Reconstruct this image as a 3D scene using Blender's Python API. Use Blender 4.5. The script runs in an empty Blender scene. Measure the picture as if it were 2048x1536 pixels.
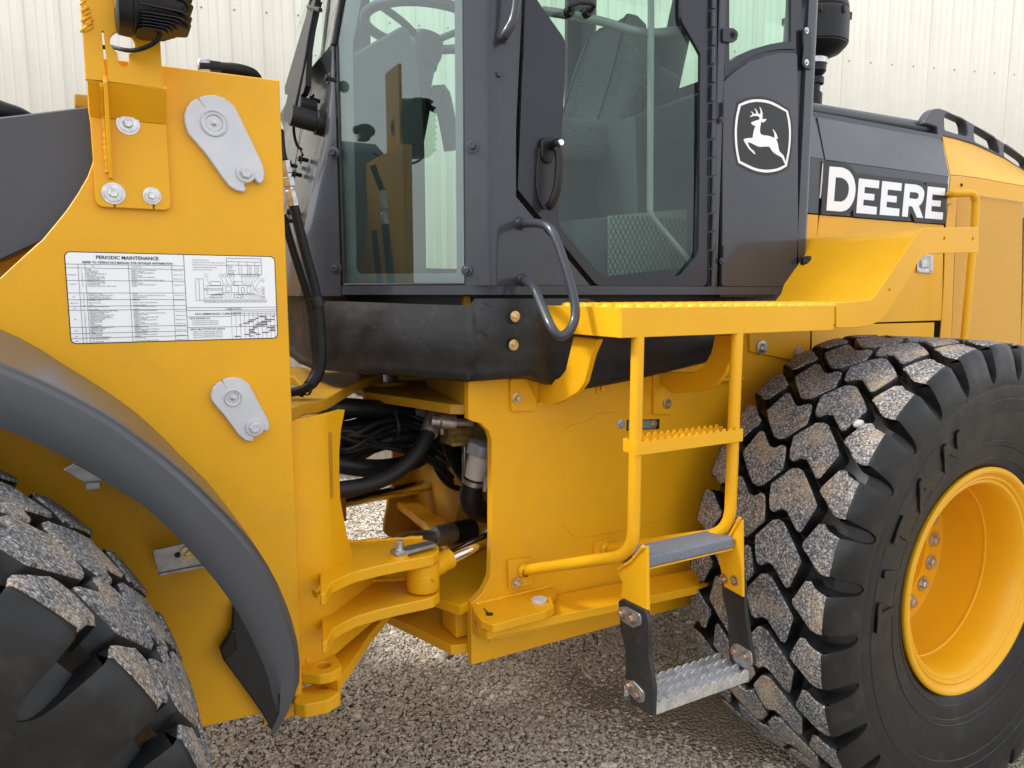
import bpy, bmesh, math, random
import numpy as np
from mathutils import Vector, Matrix
random.seed(7)
rng = np.random.default_rng(7)
SC = bpy.context.scene
COL = SC.collection

# ------------------------------------------------------------------ camera, sky, sun, exposure
F_PX, HOR, VPX, CAM_H = 1460.0, 588.0, 3640.0, 1.585      # focal length in px of a 2048 px wide picture, horizon row, vanishing column of +X
_th = math.atan((768 - HOR) / F_PX)
_az = math.pi / 2 - math.atan((VPX - 1024) / (F_PX / math.cos(_th)))
FW = Vector((math.sin(_az) * math.cos(_th), math.cos(_az) * math.cos(_th), -math.sin(_th)))
RT = Vector((math.cos(_az), -math.sin(_az), 0))
UP = RT.cross(FW)
EYE = Vector((0, 0, CAM_H))
cam_d = bpy.data.cameras.new('camera'); cam = bpy.data.objects.new('camera', cam_d); COL.objects.link(cam)
cam_d.sensor_fit = 'HORIZONTAL'; cam_d.sensor_width = 36; cam_d.lens = F_PX / 2048 * 36
cam_d.clip_start = 0.05; cam_d.clip_end = 400
M = Matrix.Identity(4)
for i in range(3):
    M[i][0] = RT[i]; M[i][1] = UP[i]; M[i][2] = -FW[i]; M[i][3] = EYE[i]
cam.matrix_world = M
SC.camera = cam

SUN_DIR = Vector((-0.66, 0.24, 0.71)).normalized()          # towards the sun
SKY = 0.14
world = bpy.data.worlds.new('World'); SC.world = world; world.use_nodes = True
wt = world.node_tree; wt.nodes.clear()
sky = wt.nodes.new('ShaderNodeTexSky'); sky.sky_type = 'NISHITA'; sky.sun_disc = False
sky.sun_elevation = math.asin(SUN_DIR.z); sky.sun_rotation = math.atan2(SUN_DIR.x, SUN_DIR.y)
sky.dust_density = 4.0; sky.air_density = 1.0; sky.ozone_density = 1.0
hsv = wt.nodes.new('ShaderNodeHueSaturation'); hsv.inputs['Saturation'].default_value = 0.28
tc = wt.nodes.new('ShaderNodeTexCoord'); mp = wt.nodes.new('ShaderNodeMapping'); mp.inputs['Scale'].default_value = (1, 1, 2.6)
nz = wt.nodes.new('ShaderNodeTexNoise'); nz.inputs['Scale'].default_value = 2.3; nz.inputs['Detail'].default_value = 6
cr = wt.nodes.new('ShaderNodeValToRGB'); cr.color_ramp.elements[0].position = 0.35; cr.color_ramp.elements[1].position = 0.7
cr.color_ramp.elements[0].color = (0.25, 0.25, 0.25, 1); cr.color_ramp.elements[1].color = (0.85, 0.85, 0.85, 1)
cl = wt.nodes.new('ShaderNodeRGB'); cl.outputs[0].default_value = (6.45, 6.65, 7.05, 1)
mx = wt.nodes.new('ShaderNodeMix'); mx.data_type = 'RGBA'
bg = wt.nodes.new('ShaderNodeBackground'); bg.inputs['Strength'].default_value = SKY
wo = wt.nodes.new('ShaderNodeOutputWorld')
L = wt.links.new
L(sky.outputs[0], hsv.inputs['Color']); L(tc.outputs['Generated'], mp.inputs[0]); L(mp.outputs[0], nz.inputs['Vector'])
L(nz.outputs['Fac'], cr.inputs[0]); L(cr.outputs[0], mx.inputs[0]); L(hsv.outputs[0], mx.inputs[6]); L(cl.outputs[0], mx.inputs[7])
L(mx.outputs[2], bg.inputs['Color']); L(bg.outputs[0], wo.inputs['Surface'])
sun_d = bpy.data.lights.new('sun', 'SUN'); sun = bpy.data.objects.new('sun', sun_d); COL.objects.link(sun)
sun_d.energy = 1.1; sun_d.angle = math.radians(8); sun_d.color = (1.0, 0.955, 0.88)
sun.rotation_euler = SUN_DIR.to_track_quat('Z', 'Y').to_euler(); sun.location = (0, 0, 12)
SC.view_settings.view_transform = 'Standard'; SC.view_settings.look = 'None'
SC.view_settings.exposure = 1.18; SC.view_settings.gamma = 1; SC.view_settings.use_curve_mapping = False
SC.render.engine = 'CYCLES'
try:
    SC.cycles.use_denoising = True
    SC.cycles.max_bounces = 8; SC.cycles.transparent_max_bounces = 16
except Exception:
    pass

# ------------------------------------------------------------------ measuring: a picture point on a known plane gives a point in metres
def _ray(x, y): return FW + RT * ((x - 1024) / F_PX) + UP * ((768 - y) / F_PX)
def onY(x, y, Y): r = _ray(x, y); return EYE + r * (Y / r.y)
def onX(x, y, X): r = _ray(x, y); return EYE + r * (X / r.x)
def onZ(x, y, Z): r = _ray(x, y); return EYE + r * ((Z - CAM_H) / r.z)
def YL(pts, Y): return [(p.x, p.z) for p in (onY(x, y, Y) for x, y in pts)]
def zc(x0, y0, s, pts): return [(x0 + a / s, y0 + b / s) for a, b in pts]

# ------------------------------------------------------------------ objects
MW = {}
def link(name, mesh, mat=None, parent=None, world=None, label=None, kind=None):
    o = bpy.data.objects.new(name, mesh); COL.objects.link(o)
    w = world.copy() if world is not None else Matrix.Identity(4)
    o.matrix_basis = w; MW[o] = w
    if parent is not None:
        o.parent = parent; o.matrix_parent_inverse = MW[parent].inverted()
    if mat is not None and mesh is not None and len(mesh.materials) == 0: mesh.materials.append(mat)
    if label: o['label'] = label
    if kind: o['kind'] = kind
    return o
def empty(name, loc, parent=None, **kw):
    o = link(name, None, None, parent, Matrix.Translation(loc))
    for k, v in kw.items(): o[k] = v
    return o
def smooth(me, deg=32):
    for p in me.polygons: p.use_smooth = True
    me.set_sharp_from_angle(angle=math.radians(deg))
def frame(o, u, v):
    u = Vector(u).normalized(); v = Vector(v).normalized(); n = u.cross(v).normalized(); v = n.cross(u)
    m = Matrix.Identity(4)
    for i in range(3): m[i][0] = u[i]; m[i][1] = v[i]; m[i][2] = n[i]; m[i][3] = o[i]
    return m
def side(Y): return frame((0, Y, 0), (1, 0, 0), (0, 0, 1))        # local x,y = world X,Z; normal faces the camera side (-Y)
def flat(Z): return frame((0, 0, Z), (1, 0, 0), (0, 1, 0))
def face_x(X): return frame((X, 0, 0), (0, -1, 0), (0, 0, 1))     # local x = -Y, y = Z; normal faces -X
def fillet(pts, r, n=4):
    out = []; N = len(pts)
    for i in range(N):
        p = Vector(pts[i][:2]); rr = pts[i][2] if len(pts[i]) > 2 else r
        a = Vector(pts[i - 1][:2]); b = Vector(pts[(i + 1) % N][:2])
        u = a - p; w = b - p
        if u.length < 1e-6 or w.length < 1e-6 or rr <= 0: out.append(tuple(p)); continue
        ang = u.angle(w)
        if ang > math.radians(172): out.append(tuple(p)); continue
        t = min(rr / math.tan(ang / 2), u.length * .48, w.length * .48)
        p0 = p + u.normalized() * t; p1 = p + w.normalized() * t
        for k in range(n + 1):
            s = k / n; q = p0 * (1 - s) ** 2 + p * 2 * s * (1 - s) + p1 * s ** 2
            out.append((q.x, q.y))
    return out
def cleanpts(p):
    out = []
    for q in p:
        if not out or (abs(q[0] - out[-1][0]) + abs(q[1] - out[-1][1])) > 2e-5: out.append(q)
    if len(out) > 1 and abs(out[0][0] - out[-1][0]) + abs(out[0][1] - out[-1][1]) < 2e-5: out.pop()
    return out
def plate_mesh(name, pts, fr, th, holes=(), bev=.0012, res=0):
    cu = bpy.data.curves.new(name, 'CURVE'); cu.dimensions = '2D'; cu.fill_mode = 'BOTH'
    bev = min(bev, th / 2 * .8)
    cu.extrude = th / 2 - bev; cu.bevel_depth = bev; cu.bevel_resolution = res; cu.offset = -bev
    for ps in [pts] + list(holes):
        ps = cleanpts(ps); s = cu.splines.new('POLY'); s.points.add(len(ps) - 1)
        for a, b in zip(s.points, ps): a.co = (b[0], b[1], 0, 1)
        s.use_cyclic_u = True
    t = bpy.data.objects.new(name, cu); me = bpy.data.meshes.new_from_object(t)
    bpy.data.objects.remove(t); bpy.data.curves.remove(cu)
    me.transform(fr @ Matrix.Translation((0, 0, -th / 2)))
    me.name = name
    return me
def plate(name, pts, fr, th, mat, parent, holes=(), bev=.0012, res=0, label=None, sm=True):
    me = plate_mesh(name, pts, fr, th, holes, bev, res)
    if sm: smooth(me, 30)
    return link(name, me, mat, parent, label=label)
def pl_px(name, px, Y, th, mat, parent, holes=(), r=0, bev=.0012, label=None):
    pts = YL([p[:2] for p in px], Y)
    if r: pts = fillet(pts, r)
    return plate(name, pts, side(Y), th, mat, parent, [YL(h, Y) for h in holes], bev, label=label)
def pz_px(name, px, Z, th, mat, parent, r=0, bev=.002, extra=(), holes=(), label=None):
    pts = [tuple(onZ(x, y, Z))[:2] for x, y in px] + list(extra)
    if r: pts = fillet(pts, r)
    return plate(name, pts, flat(Z), th, mat, parent, holes, bev, label=label)
def mesh_from(name, vs, fs, mat=None, sm=None):
    me = bpy.data.meshes.new(name); me.from_pydata([tuple(v) for v in vs], [], fs); me.update()
    if sm: smooth(me, sm)
    return me
def box_mesh(name, a, b, bev=.002, rot=None):
    bm = bmesh.new(); bmesh.ops.create_cube(bm, size=1)
    a = Vector(a); b = Vector(b); c = (a + b) / 2; s = Vector((abs(b.x - a.x), abs(b.y - a.y), abs(b.z - a.z)))
    for v in bm.verts: v.co = Vector((v.co.x * s.x, v.co.y * s.y, v.co.z * s.z))
    if bev: bmesh.ops.bevel(bm, geom=list(bm.edges), offset=min(bev, min(s) * .4), segments=1 if bev < .004 else 3, profile=.5, affect='EDGES')
    for v in bm.verts: v.co = (rot @ v.co if rot is not None else v.co) + c
    me = bpy.data.meshes.new(name); bm.to_mesh(me); bm.free(); smooth(me, 40); return me
def box(name, a, b, mat, parent, bev=.002, rot=None, label=None): return link(name, box_mesh(name, a, b, bev, rot), mat, parent, label=label)
def path3(pts, r, n=5):
    pts = [Vector(p) for p in pts]; out = [pts[0]]
    for i in range(1, len(pts) - 1):
        p = pts[i]; u = pts[i - 1] - p; w = pts[i + 1] - p; ang = u.angle(w, math.pi)
        if r <= 0 or ang > math.radians(176): out.append(p); continue
        t = min(r / math.tan(ang / 2), u.length * .48, w.length * .48)
        p0 = p + u.normalized() * t; p1 = p + w.normalized() * t
        for k in range(n + 1):
            s = k / n; out.append(p0 * (1 - s) ** 2 + p * 2 * s * (1 - s) + p1 * s ** 2)
    out.append(pts[-1]); return out
def catmull(pts, n=6):
    P = [Vector(p) for p in pts]; P = [P[0] * 2 - P[1]] + P + [P[-1] * 2 - P[-2]]; out = []
    for i in range(1, len(P) - 2):
        for k in range(n):
            t = k / n; a, b, c, d = P[i - 1:i + 3]
            out.append(.5 * ((2 * b) + (c - a) * t + (2 * a - 5 * b + 4 * c - d) * t * t + (3 * b - a - 3 * c + d) * t ** 3))
    out.append(P[-2]); return out
def tube_data(path, r, seg=14, cap=True, rad=None):
    P = [path[0]]
    for p in path[1:]:
        if (p - P[-1]).length > 1e-5: P.append(p)
    T = [(P[min(i + 1, len(P) - 1)] - P[max(i - 1, 0)]).normalized() for i in range(len(P))]
    up = Vector((0, 0, 1)) if abs(T[0].z) < .9 else Vector((1, 0, 0))
    u = T[0].cross(up).normalized(); vs = []; fs = []
    for i, p in enumerate(P):
        u = (u - T[i] * u.dot(T[i])).normalized(); w = T[i].cross(u)
        rr = r if rad is None else rad(i / (len(P) - 1))
        for k in range(seg):
            a = 2 * math.pi * k / seg; vs.append(p + (u * math.cos(a) + w * math.sin(a)) * rr)
    for i in range(len(P) - 1):
        for k in range(seg):
            a = i * seg + k; b = i * seg + (k + 1) % seg; fs.append((a, b, b + seg, a + seg))
    if cap: fs.append(tuple(range(seg - 1, -1, -1))); fs.append(tuple(len(vs) - seg + k for k in range(seg)))
    return vs, fs
def tube(name, pts, r, mat, parent, fr=.04, seg=14, cm=False, label=None, n=5):
    path = catmull(pts, n) if cm else path3(pts, fr, n)
    vs, fs = tube_data(path, r, seg); return link(name, mesh_from(name, vs, fs, sm=40), mat, parent, label=label)
def join_data(parts):
    V = []; Fc = []
    for vs, fs in parts:
        o = len(V); V += [tuple(v) for v in vs]; Fc += [tuple(i + o for i in f) for f in fs]
    return V, Fc
def lathe_data(prof, o, axis, seg=32, a0=0, a1=2 * math.pi):
    axis = Vector(axis).normalized(); up = Vector((0, 0, 1)) if abs(axis.z) < .9 else Vector((1, 0, 0))
    u = axis.cross(up).normalized(); w = axis.cross(u); o = Vector(o); vs = []; fs = []
    full = abs(a1 - a0 - 2 * math.pi) < 1e-6; m = seg if full else seg + 1
    for r, h in prof:
        for k in range(m):
            a = a0 + (a1 - a0) * k / seg; vs.append(o + axis * h + (u * math.cos(a) + w * math.sin(a)) * r)
    for i in range(len(prof) - 1):
        for k in range(seg):
            a = i * m + k; b = i * m + (k + 1) % m; fs.append((a, a + m, b + m, b))
    return vs, fs
def lathe(name, prof, o, axis, mat, parent, seg=32, deg=32, label=None):
    vs, fs = lathe_data(prof, o, axis, seg)
    me = mesh_from(name, vs, fs, sm=deg)
    bm = bmesh.new(); bm.from_mesh(me); bmesh.ops.recalc_face_normals(bm, faces=bm.faces); bm.to_mesh(me); bm.free(); smooth(me, deg)
    return link(name, me, mat, parent, label=label)

# ------------------------------------------------------------------ materials
def mat(name, col, rough=.5, metal=0, coat=0, coat_r=.1, spec=.5, noise=0, nscale=6, bump=0, bscale=200, col2=None, c2=(.45, .65), c2scale=30, c2detail=6, rv=0, alpha=None, bdist=.002):
    m = bpy.data.materials.new(name); m.use_nodes = True; t = m.node_tree; b = t.nodes['Principled BSDF']; N = t.nodes.new; K = t.links.new
    b.inputs['Base Color'].default_value = (*col, 1); b.inputs['Roughness'].default_value = rough; b.inputs['Metallic'].default_value = metal
    b.inputs['Coat Weight'].default_value = coat; b.inputs['Coat Roughness'].default_value = coat_r; b.inputs['Specular IOR Level'].default_value = spec
    g = N('ShaderNodeNewGeometry'); out = None
    if col2 is not None:
        n1 = N('ShaderNodeTexNoise'); n1.inputs['Scale'].default_value = c2scale; n1.inputs['Detail'].default_value = c2detail; n1.inputs['Roughness'].default_value = .65
        K(g.outputs['Position'], n1.inputs['Vector']); r = N('ShaderNodeValToRGB'); r.color_ramp.elements[0].position = c2[0]; r.color_ramp.elements[1].position = c2[1]
        r.color_ramp.elements[0].color = (*col, 1); r.color_ramp.elements[1].color = (*col2, 1); K(n1.outputs['Fac'], r.inputs[0]); out = r.outputs[0]
    if noise:
        n2 = N('ShaderNodeTexNoise'); n2.inputs['Scale'].default_value = nscale; n2.inputs['Detail'].default_value = 5
        K(g.outputs['Position'], n2.inputs['Vector']); mr = N('ShaderNodeMapRange'); mr.inputs[1].default_value = .3; mr.inputs[2].default_value = .7
        mr.inputs[3].default_value = 1 - noise; mr.inputs[4].default_value = 1 + noise; K(n2.outputs['Fac'], mr.inputs[0])
        mm = N('ShaderNodeMix'); mm.data_type = 'RGBA'; mm.blend_type = 'MULTIPLY'; mm.inputs[0].default_value = 1
        if out is not None: K(out, mm.inputs[6])
        else: mm.inputs[6].default_value = (*col, 1)
        K(mr.outputs[0], mm.inputs[7]); out = mm.outputs[2]
        if rv:
            r2 = N('ShaderNodeMapRange'); r2.inputs[1].default_value = .3; r2.inputs[2].default_value = .7; r2.inputs[3].default_value = max(0, rough - rv); r2.inputs[4].default_value = rough + rv
            K(n2.outputs['Fac'], r2.inputs[0]); K(r2.outputs[0], b.inputs['Roughness'])
    if out is not None: K(out, b.inputs['Base Color'])
    if bump:
        n3 = N('ShaderNodeTexNoise'); n3.inputs['Scale'].default_value = bscale; n3.inputs['Detail'].default_value = 3
        K(g.outputs['Position'], n3.inputs['Vector']); bp = N('ShaderNodeBump'); bp.inputs['Strength'].default_value = bump; bp.inputs['Distance'].default_value = bdist
        K(n3.outputs['Fac'], bp.inputs['Height']); K(bp.outputs[0], b.inputs['Normal'])
        if coat: K(bp.outputs[0], b.inputs['Coat Normal'])
    return m
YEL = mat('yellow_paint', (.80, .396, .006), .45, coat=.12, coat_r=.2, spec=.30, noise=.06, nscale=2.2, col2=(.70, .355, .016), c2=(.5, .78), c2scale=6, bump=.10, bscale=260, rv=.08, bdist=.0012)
YELD = mat('dusty_shaded_yellow_paint', (.46, .24, .012), .55, coat=.1, coat_r=.3, spec=.3, noise=.12, nscale=8, bump=.12, bscale=160, col2=(.28, .20, .09), c2=(.55, .85), c2scale=7, bdist=.0012)  # inner parts: shade of the bay and dirt both put into the colour
YELB = mat('bright_yellow_paint', (.80, .402, .008), .42, coat=.16, coat_r=.18, spec=.30, noise=.04, nscale=4, bump=.08, bscale=240, bdist=.001)
GRY = mat('grey_cab_paint', (.037, .041, .052), .30, coat=.42, coat_r=.06, spec=.22, noise=.10, nscale=5, bump=.10, bscale=45, rv=.06, bdist=.0008)
DOORG = mat('dark_door_paint', (.018, .020, .027), .34, coat=.30, coat_r=.08, spec=.22, noise=.08, nscale=9, bump=.06, bscale=90, bdist=.0006)
FEND = mat('satin_grey_paint', (.058, .062, .071), .36, coat=.22, coat_r=.2, noise=.06, nscale=5, bump=.10, bscale=400, bdist=.0008)
BOOM = mat('dark_grey_boom_paint', (.050, .053, .066), .45, coat=.2, coat_r=.3, noise=.06, nscale=5, bump=.15, bscale=300, bdist=.0008)
SKIRT = mat('worn_black_rubber', (.014, .014, .015), .46, spec=.4, noise=.25, nscale=14, bump=.35, bscale=22, col2=(.050, .047, .044), c2=(.55, .9), c2scale=40, rv=.1, bdist=.004)
BLK = mat('black_plastic', (.010, .010, .011), .42, spec=.35, noise=.2, nscale=20)
HOSE = mat('black_hose_rubber', (.007, .007, .008), .5, spec=.3, noise=.3, nscale=30, bump=.25, bscale=500, bdist=.001)
SILV = mat('silver_paint', (.56, .57, .60), .42, metal=.15, coat=.2, noise=.05, nscale=12, bump=.15, bscale=240)
ZINC = mat('zinc_plated_steel', (.58, .59, .60), .35, metal=.9, noise=.25, nscale=60, bump=.2, bscale=300)
GOLD = mat('yellow_zinc_steel', (.62, .48, .26), .35, metal=.9, noise=.3, nscale=70, bump=.2, bscale=300)
COPP = mat('coppery_zinc_steel', (.48, .36, .29), .38, metal=.9, noise=.3, nscale=70, bump=.2, bscale=300)
GALV = mat('galvanised_steel', (.62, .64, .66), .42, metal=.75, noise=.16, nscale=40, bump=.25, bscale=150, col2=(.5, .5, .5), c2=(.4, .6), c2scale=90)
CHRM = mat('chrome_rod', (.75, .75, .76), .08, metal=1)
STEEL = mat('bare_steel', (.42, .43, .45), .38, metal=.85, noise=.2, nscale=50)
GRIT = mat('grit_tape', (.12, .135, .165), .8, col2=(.28, .30, .34), c2=(.45, .6), c2scale=900, c2detail=2, bump=.7, bscale=900, bdist=.002)
WHT = mat('white_decal', (.86, .87, .89), .35, coat=.3)
INK = mat('black_ink', (.012, .012, .014), .4)
INKG = mat('grey_ink', (.10, .10, .12), .4)
CHAR = mat('charcoal_decal', (.030, .031, .034), .4, spec=.25, coat=.08, coat_r=.1)
BADGE = mat('badge_charcoal', (.028, .029, .032), .4, spec=.25, coat=.08, coat_r=.1)
RUB = mat('dressed_tyre_rubber', (.007, .007, .0075), .42, spec=.4, noise=.35, nscale=12, bump=.18, bscale=60, rv=.1, col2=(.034, .032, .030), c2=(.52, .80), c2scale=11, bdist=.003)
SEAT = mat('seat_fabric', (.060, .062, .066), .9, spec=.1, col2=(.14, .145, .15), c2=(.42, .62), c2scale=260, c2detail=3, bump=.15, bscale=260, bdist=.002)
VINYL = mat('black_vinyl', (.012, .013, .014), .5, spec=.3, noise=.1)
CABIN = mat('grey_interior_plastic', (.060, .065, .070), .5, spec=.3, noise=.08, nscale=4, bump=.0, bscale=260)
CABD = mat('dark_interior_plastic', (.018, .019, .020), .5, spec=.3, noise=.15, nscale=10)
AMB = mat('amber_reservoir', (.50, .47, .42), .35, coat=.3, noise=.1, nscale=40)
PEB = mat('pale_pebble', (.62, .58, .54), .85, noise=.12, nscale=60, bump=.5, bscale=120)

def worn_top():
    m = bpy.data.materials.new('worn_tread_rubber'); m.use_nodes = True; t = m.node_tree; b = t.nodes['Principled BSDF']; N = t.nodes.new; K = t.links.new
    g = N('ShaderNodeNewGeometry')
    v = N('ShaderNodeTexNoise'); v.inputs['Scale'].default_value = 150; v.inputs['Detail'].default_value = 4; v.inputs['Roughness'].default_value = .75
    K(g.outputs['Position'], v.inputs['Vector'])
    r = N('ShaderNodeValToRGB'); e = r.color_ramp.elements; e[0].position = .38; e[0].color = (.028, .029, .031, 1); e[1].position = .66; e[1].color = (.58, .58, .575, 1)
    a = e.new(.48); a.color = (.085, .09, .10, 1); a = e.new(.57); a.color = (.27, .27, .275, 1); K(v.outputs['Fac'], r.inputs[0])
    n2 = N('ShaderNodeTexNoise'); n2.inputs['Scale'].default_value = 9; n2.inputs['Detail'].default_value = 5; K(g.outputs['Position'], n2.inputs['Vector'])
    n3 = N('ShaderNodeTexNoise'); n3.inputs['Scale'].default_value = 330; n3.inputs['Detail'].default_value = 2; K(g.outputs['Position'], n3.inputs['Vector'])
    ad = N('ShaderNodeMath'); ad.operation = 'ADD'; K(n2.outputs['Fac'], ad.inputs[0]); K(n3.outputs['Fac'], ad.inputs[1])
    r2 = N('ShaderNodeValToRGB'); r2.color_ramp.elements[0].position = .50; r2.color_ramp.elements[1].position = .62
    sc = N('ShaderNodeMath'); sc.operation = 'MULTIPLY'; sc.inputs[1].default_value = .5; K(ad.outputs[0], sc.inputs[0]); K(sc.outputs[0], r2.inputs[0])
    mx = N('ShaderNodeMix'); mx.data_type = 'RGBA'; mx.inputs[7].default_value = (.50, .37, .23, 1); K(r.outputs[0], mx.inputs[6])
    mu = N('ShaderNodeMath'); mu.operation = 'MULTIPLY'; mu.inputs[1].default_value = .62; K(r2.outputs[0], mu.inputs[0]); K(mu.outputs[0], mx.inputs[0])
    K(mx.outputs[2], b.inputs['Base Color']); b.inputs['Roughness'].default_value = .85
    bp = N('ShaderNodeBump'); bp.inputs['Strength'].default_value = .6; bp.inputs['Distance'].default_value = .002; K(v.outputs['Fac'], bp.inputs['Height']); K(bp.outputs[0], b.inputs['Normal'])
    return m
WORN = worn_top()
def glass(name, tint, refl=.10, rough=.0):
    m = bpy.data.materials.new(name); m.use_nodes = True; t = m.node_tree; t.nodes.clear(); N = t.nodes.new; K = t.links.new
    o = N('ShaderNodeOutputMaterial'); tr = N('ShaderNodeBsdfTransparent'); tr.inputs[0].default_value = (*tint, 1)
    gl = N('ShaderNodeBsdfGlossy'); gl.inputs['Roughness'].default_value = rough; gl.inputs['Color'].default_value = (1, 1, 1, 1)
    g = N('ShaderNodeNewGeometry'); dt_ = N('ShaderNodeVectorMath'); dt_.operation = 'DOT_PRODUCT'; K(g.outputs['Incoming'], dt_.inputs[0]); K(g.outputs['Normal'], dt_.inputs[1])
    ab = N('ShaderNodeMath'); ab.operation = 'ABSOLUTE'; K(dt_.outputs['Value'], ab.inputs[0]); om = N('ShaderNodeMath'); om.operation = 'SUBTRACT'; om.inputs[0].default_value = 1; K(ab.outputs[0], om.inputs[1])
    pw = N('ShaderNodeMath'); pw.operation = 'POWER'; pw.inputs[1].default_value = 5; K(om.outputs[0], pw.inputs[0])
    ad = N('ShaderNodeMath'); ad.operation = 'MULTIPLY_ADD'; ad.inputs[1].default_value = .9; ad.inputs[2].default_value = refl; ad.use_clamp = True
    mx = N('ShaderNodeMixShader'); K(pw.outputs[0], ad.inputs[0]); K(ad.outputs[0], mx.inputs[0]); K(tr.outputs[0], mx.inputs[1]); K(gl.outputs[0], mx.inputs[2]); K(mx.outputs[0], o.inputs[0])
    return m
GLS = glass('green_tinted_glass', (.85, .945, .90), .024)
GLC = glass('reflective_corner_glass', (.84, .94, .895), .060)

# ------------------------------------------------------------------ bolts (shared meshes)
_bm = {}
def bolt_mesh(m, washer=True):
    k = (m.name, washer)
    if k in _bm: return _bm[k]
    parts = []
    if washer: parts.append(lathe_data([(.0, 0), (1.75, 0), (1.85, .08), (1.8, .28), (1.2, .34), (0.9, .34)], (0, 0, 0), (0, 0, 1), 18))
    h0 = .3 if washer else 0
    vs = []; fs = []
    for r, h in ((1.0, h0), (1.0, h0 + .72), (.86, h0 + .86), (.55, h0 + .86), (.5, h0 + .78)):
        for i in range(6): a = i * math.pi / 3; vs.append((r * math.cos(a), r * math.sin(a), h))
    for j in range(4):
        for i in range(6): a = j * 6 + i; b = j * 6 + (i + 1) % 6; fs.append((a, b, b + 6, a + 6))
    fs.append(tuple(24 + i for i in range(6))); parts.append((vs, fs))
    V, Fc = join_data(parts); me = mesh_from('bolt', V, Fc)
    b2 = bmesh.new(); b2.from_mesh(me); bmesh.ops.recalc_face_normals(b2, faces=b2.faces); b2.to_mesh(me); b2.free()
    smooth(me, 30); me.materials.append(m); _bm[k] = me; return me
def bolt(pos, n, r, m, parent, washer=True, name='bolt'):
    q = Vector(n).to_track_quat('Z', 'Y').to_matrix().to_4x4()
    w = Matrix.Translation(pos) @ q @ Matrix.Rotation(random.random() * 2, 4, 'Z') @ Matrix.Scale(r, 4)
    return link(name, bolt_mesh(m, washer), None, parent, w)
def bolt_px(x, y, Y, r, m, parent, washer=True): return bolt(onY(x, y, Y), (0, -1, 0), r, m, parent, washer)
def text_fit(s, h, w, fr, bold):
    me = text_mesh(s, h, Matrix.Identity(4), None, 1, bold, 'CENTER'); xs = [v.co.x for v in me.vertices]; me.transform(fr @ Matrix.Diagonal((w / (max(xs) - min(xs)), 1, 1, 1))); return me
def text_mesh(s, h, fr, mat_, sx=1.0, bold=0, align='LEFT'):
    c = bpy.data.curves.new('t', 'FONT'); c.body = s; c.size = h / .72; c.extrude = 0; c.offset = bold; c.resolution_u = 2; c.align_x = align
    o = bpy.data.objects.new('t', c); me = bpy.data.meshes.new_from_object(o); bpy.data.objects.remove(o)
    me.transform(fr @ Matrix.Diagonal((sx, 1, 1, 1))); return me
def merge(meshes, name):
    bm = bmesh.new()
    for m in meshes: bm.from_mesh(m)
    me = bpy.data.meshes.new(name); bm.to_mesh(me); bm.free(); return me
# ================================================================== ground
def ground_mat():
    m = bpy.data.materials.new('gravel_bed'); m.use_nodes = True; t = m.node_tree; b = t.nodes['Principled BSDF']; N = t.nodes.new; K = t.links.new
    g = N('ShaderNodeNewGeometry'); v = N('ShaderNodeTexVoronoi'); v.inputs['Scale'].default_value = 75; K(g.outputs['Position'], v.inputs['Vector'])
    n = N('ShaderNodeTexNoise'); n.inputs['Scale'].default_value = 160; n.inputs['Detail'].default_value = 5; K(g.outputs['Position'], n.inputs['Vector'])
    n2 = N('ShaderNodeTexNoise'); n2.inputs['Scale'].default_value = 1.6; n2.inputs['Detail'].default_value = 5; K(g.outputs['Position'], n2.inputs['Vector'])
    r = N('ShaderNodeValToRGB'); r.color_ramp.elements[0].color = (.33, .285, .22, 1); r.color_ramp.elements[1].color = (.58, .52, .43, 1)
    r.color_ramp.elements[0].position = .35; r.color_ramp.elements[1].position = .68; K(n.outputs['Fac'], r.inputs[0])
    mx = N('ShaderNodeMix'); mx.data_type = 'RGBA'; mx.blend_type = 'MULTIPLY'; mx.inputs[0].default_value = .6; K(r.outputs[0], mx.inputs[6])
    r3 = N('ShaderNodeValToRGB'); r3.color_ramp.elements[0].color = (.55, .52, .48, 1); r3.color_ramp.elements[1].color = (1, 1, 1, 1); K(n2.outputs['Fac'], r3.inputs[0]); K(r3.outputs[0], mx.inputs[7])
    K(mx.outputs[2], b.inputs['Base Color']); b.inputs['Roughness'].default_value = .95; b.inputs['Specular IOR Level'].default_value = .2
    bp = N('ShaderNodeBump'); bp.inputs['Strength'].default_value = .9; bp.inputs['Distance'].default_value = .02; bp.invert = True
    K(v.outputs['Distance'], bp.inputs['Height']); K(bp.outputs[0], b.inputs['Normal']); return m
GM = ground_mat()
gv = []; gf = []
xs = list(np.linspace(-3, 6, 40)); xs = [-150, -40, -12] + xs + [12, 40, 150]; ys = list(np.linspace(-1, 7, 36)); ys = [-150, -40, -10] + ys + [12, 40, 150]
for j, y in enumerate(ys):
    for i, x in enumerate(xs):
        z = .010 * math.sin(x * 1.9 + 1) * math.cos(y * 1.7) + .006 * math.sin(x * 4.1 + y * 3.3) if (abs(x) < 8 and -2 < y < 8) else 0
        gv.append((x, y, z - .012))
for j in range(len(ys) - 1):
    for i in range(len(xs) - 1):
        a = j * len(xs) + i; gf.append((a, a + 1, a + 1 + len(xs), a + len(xs)))
link('gravel_ground', mesh_from('gravel_ground', gv, gf, sm=60), GM, kind='structure')

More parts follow.
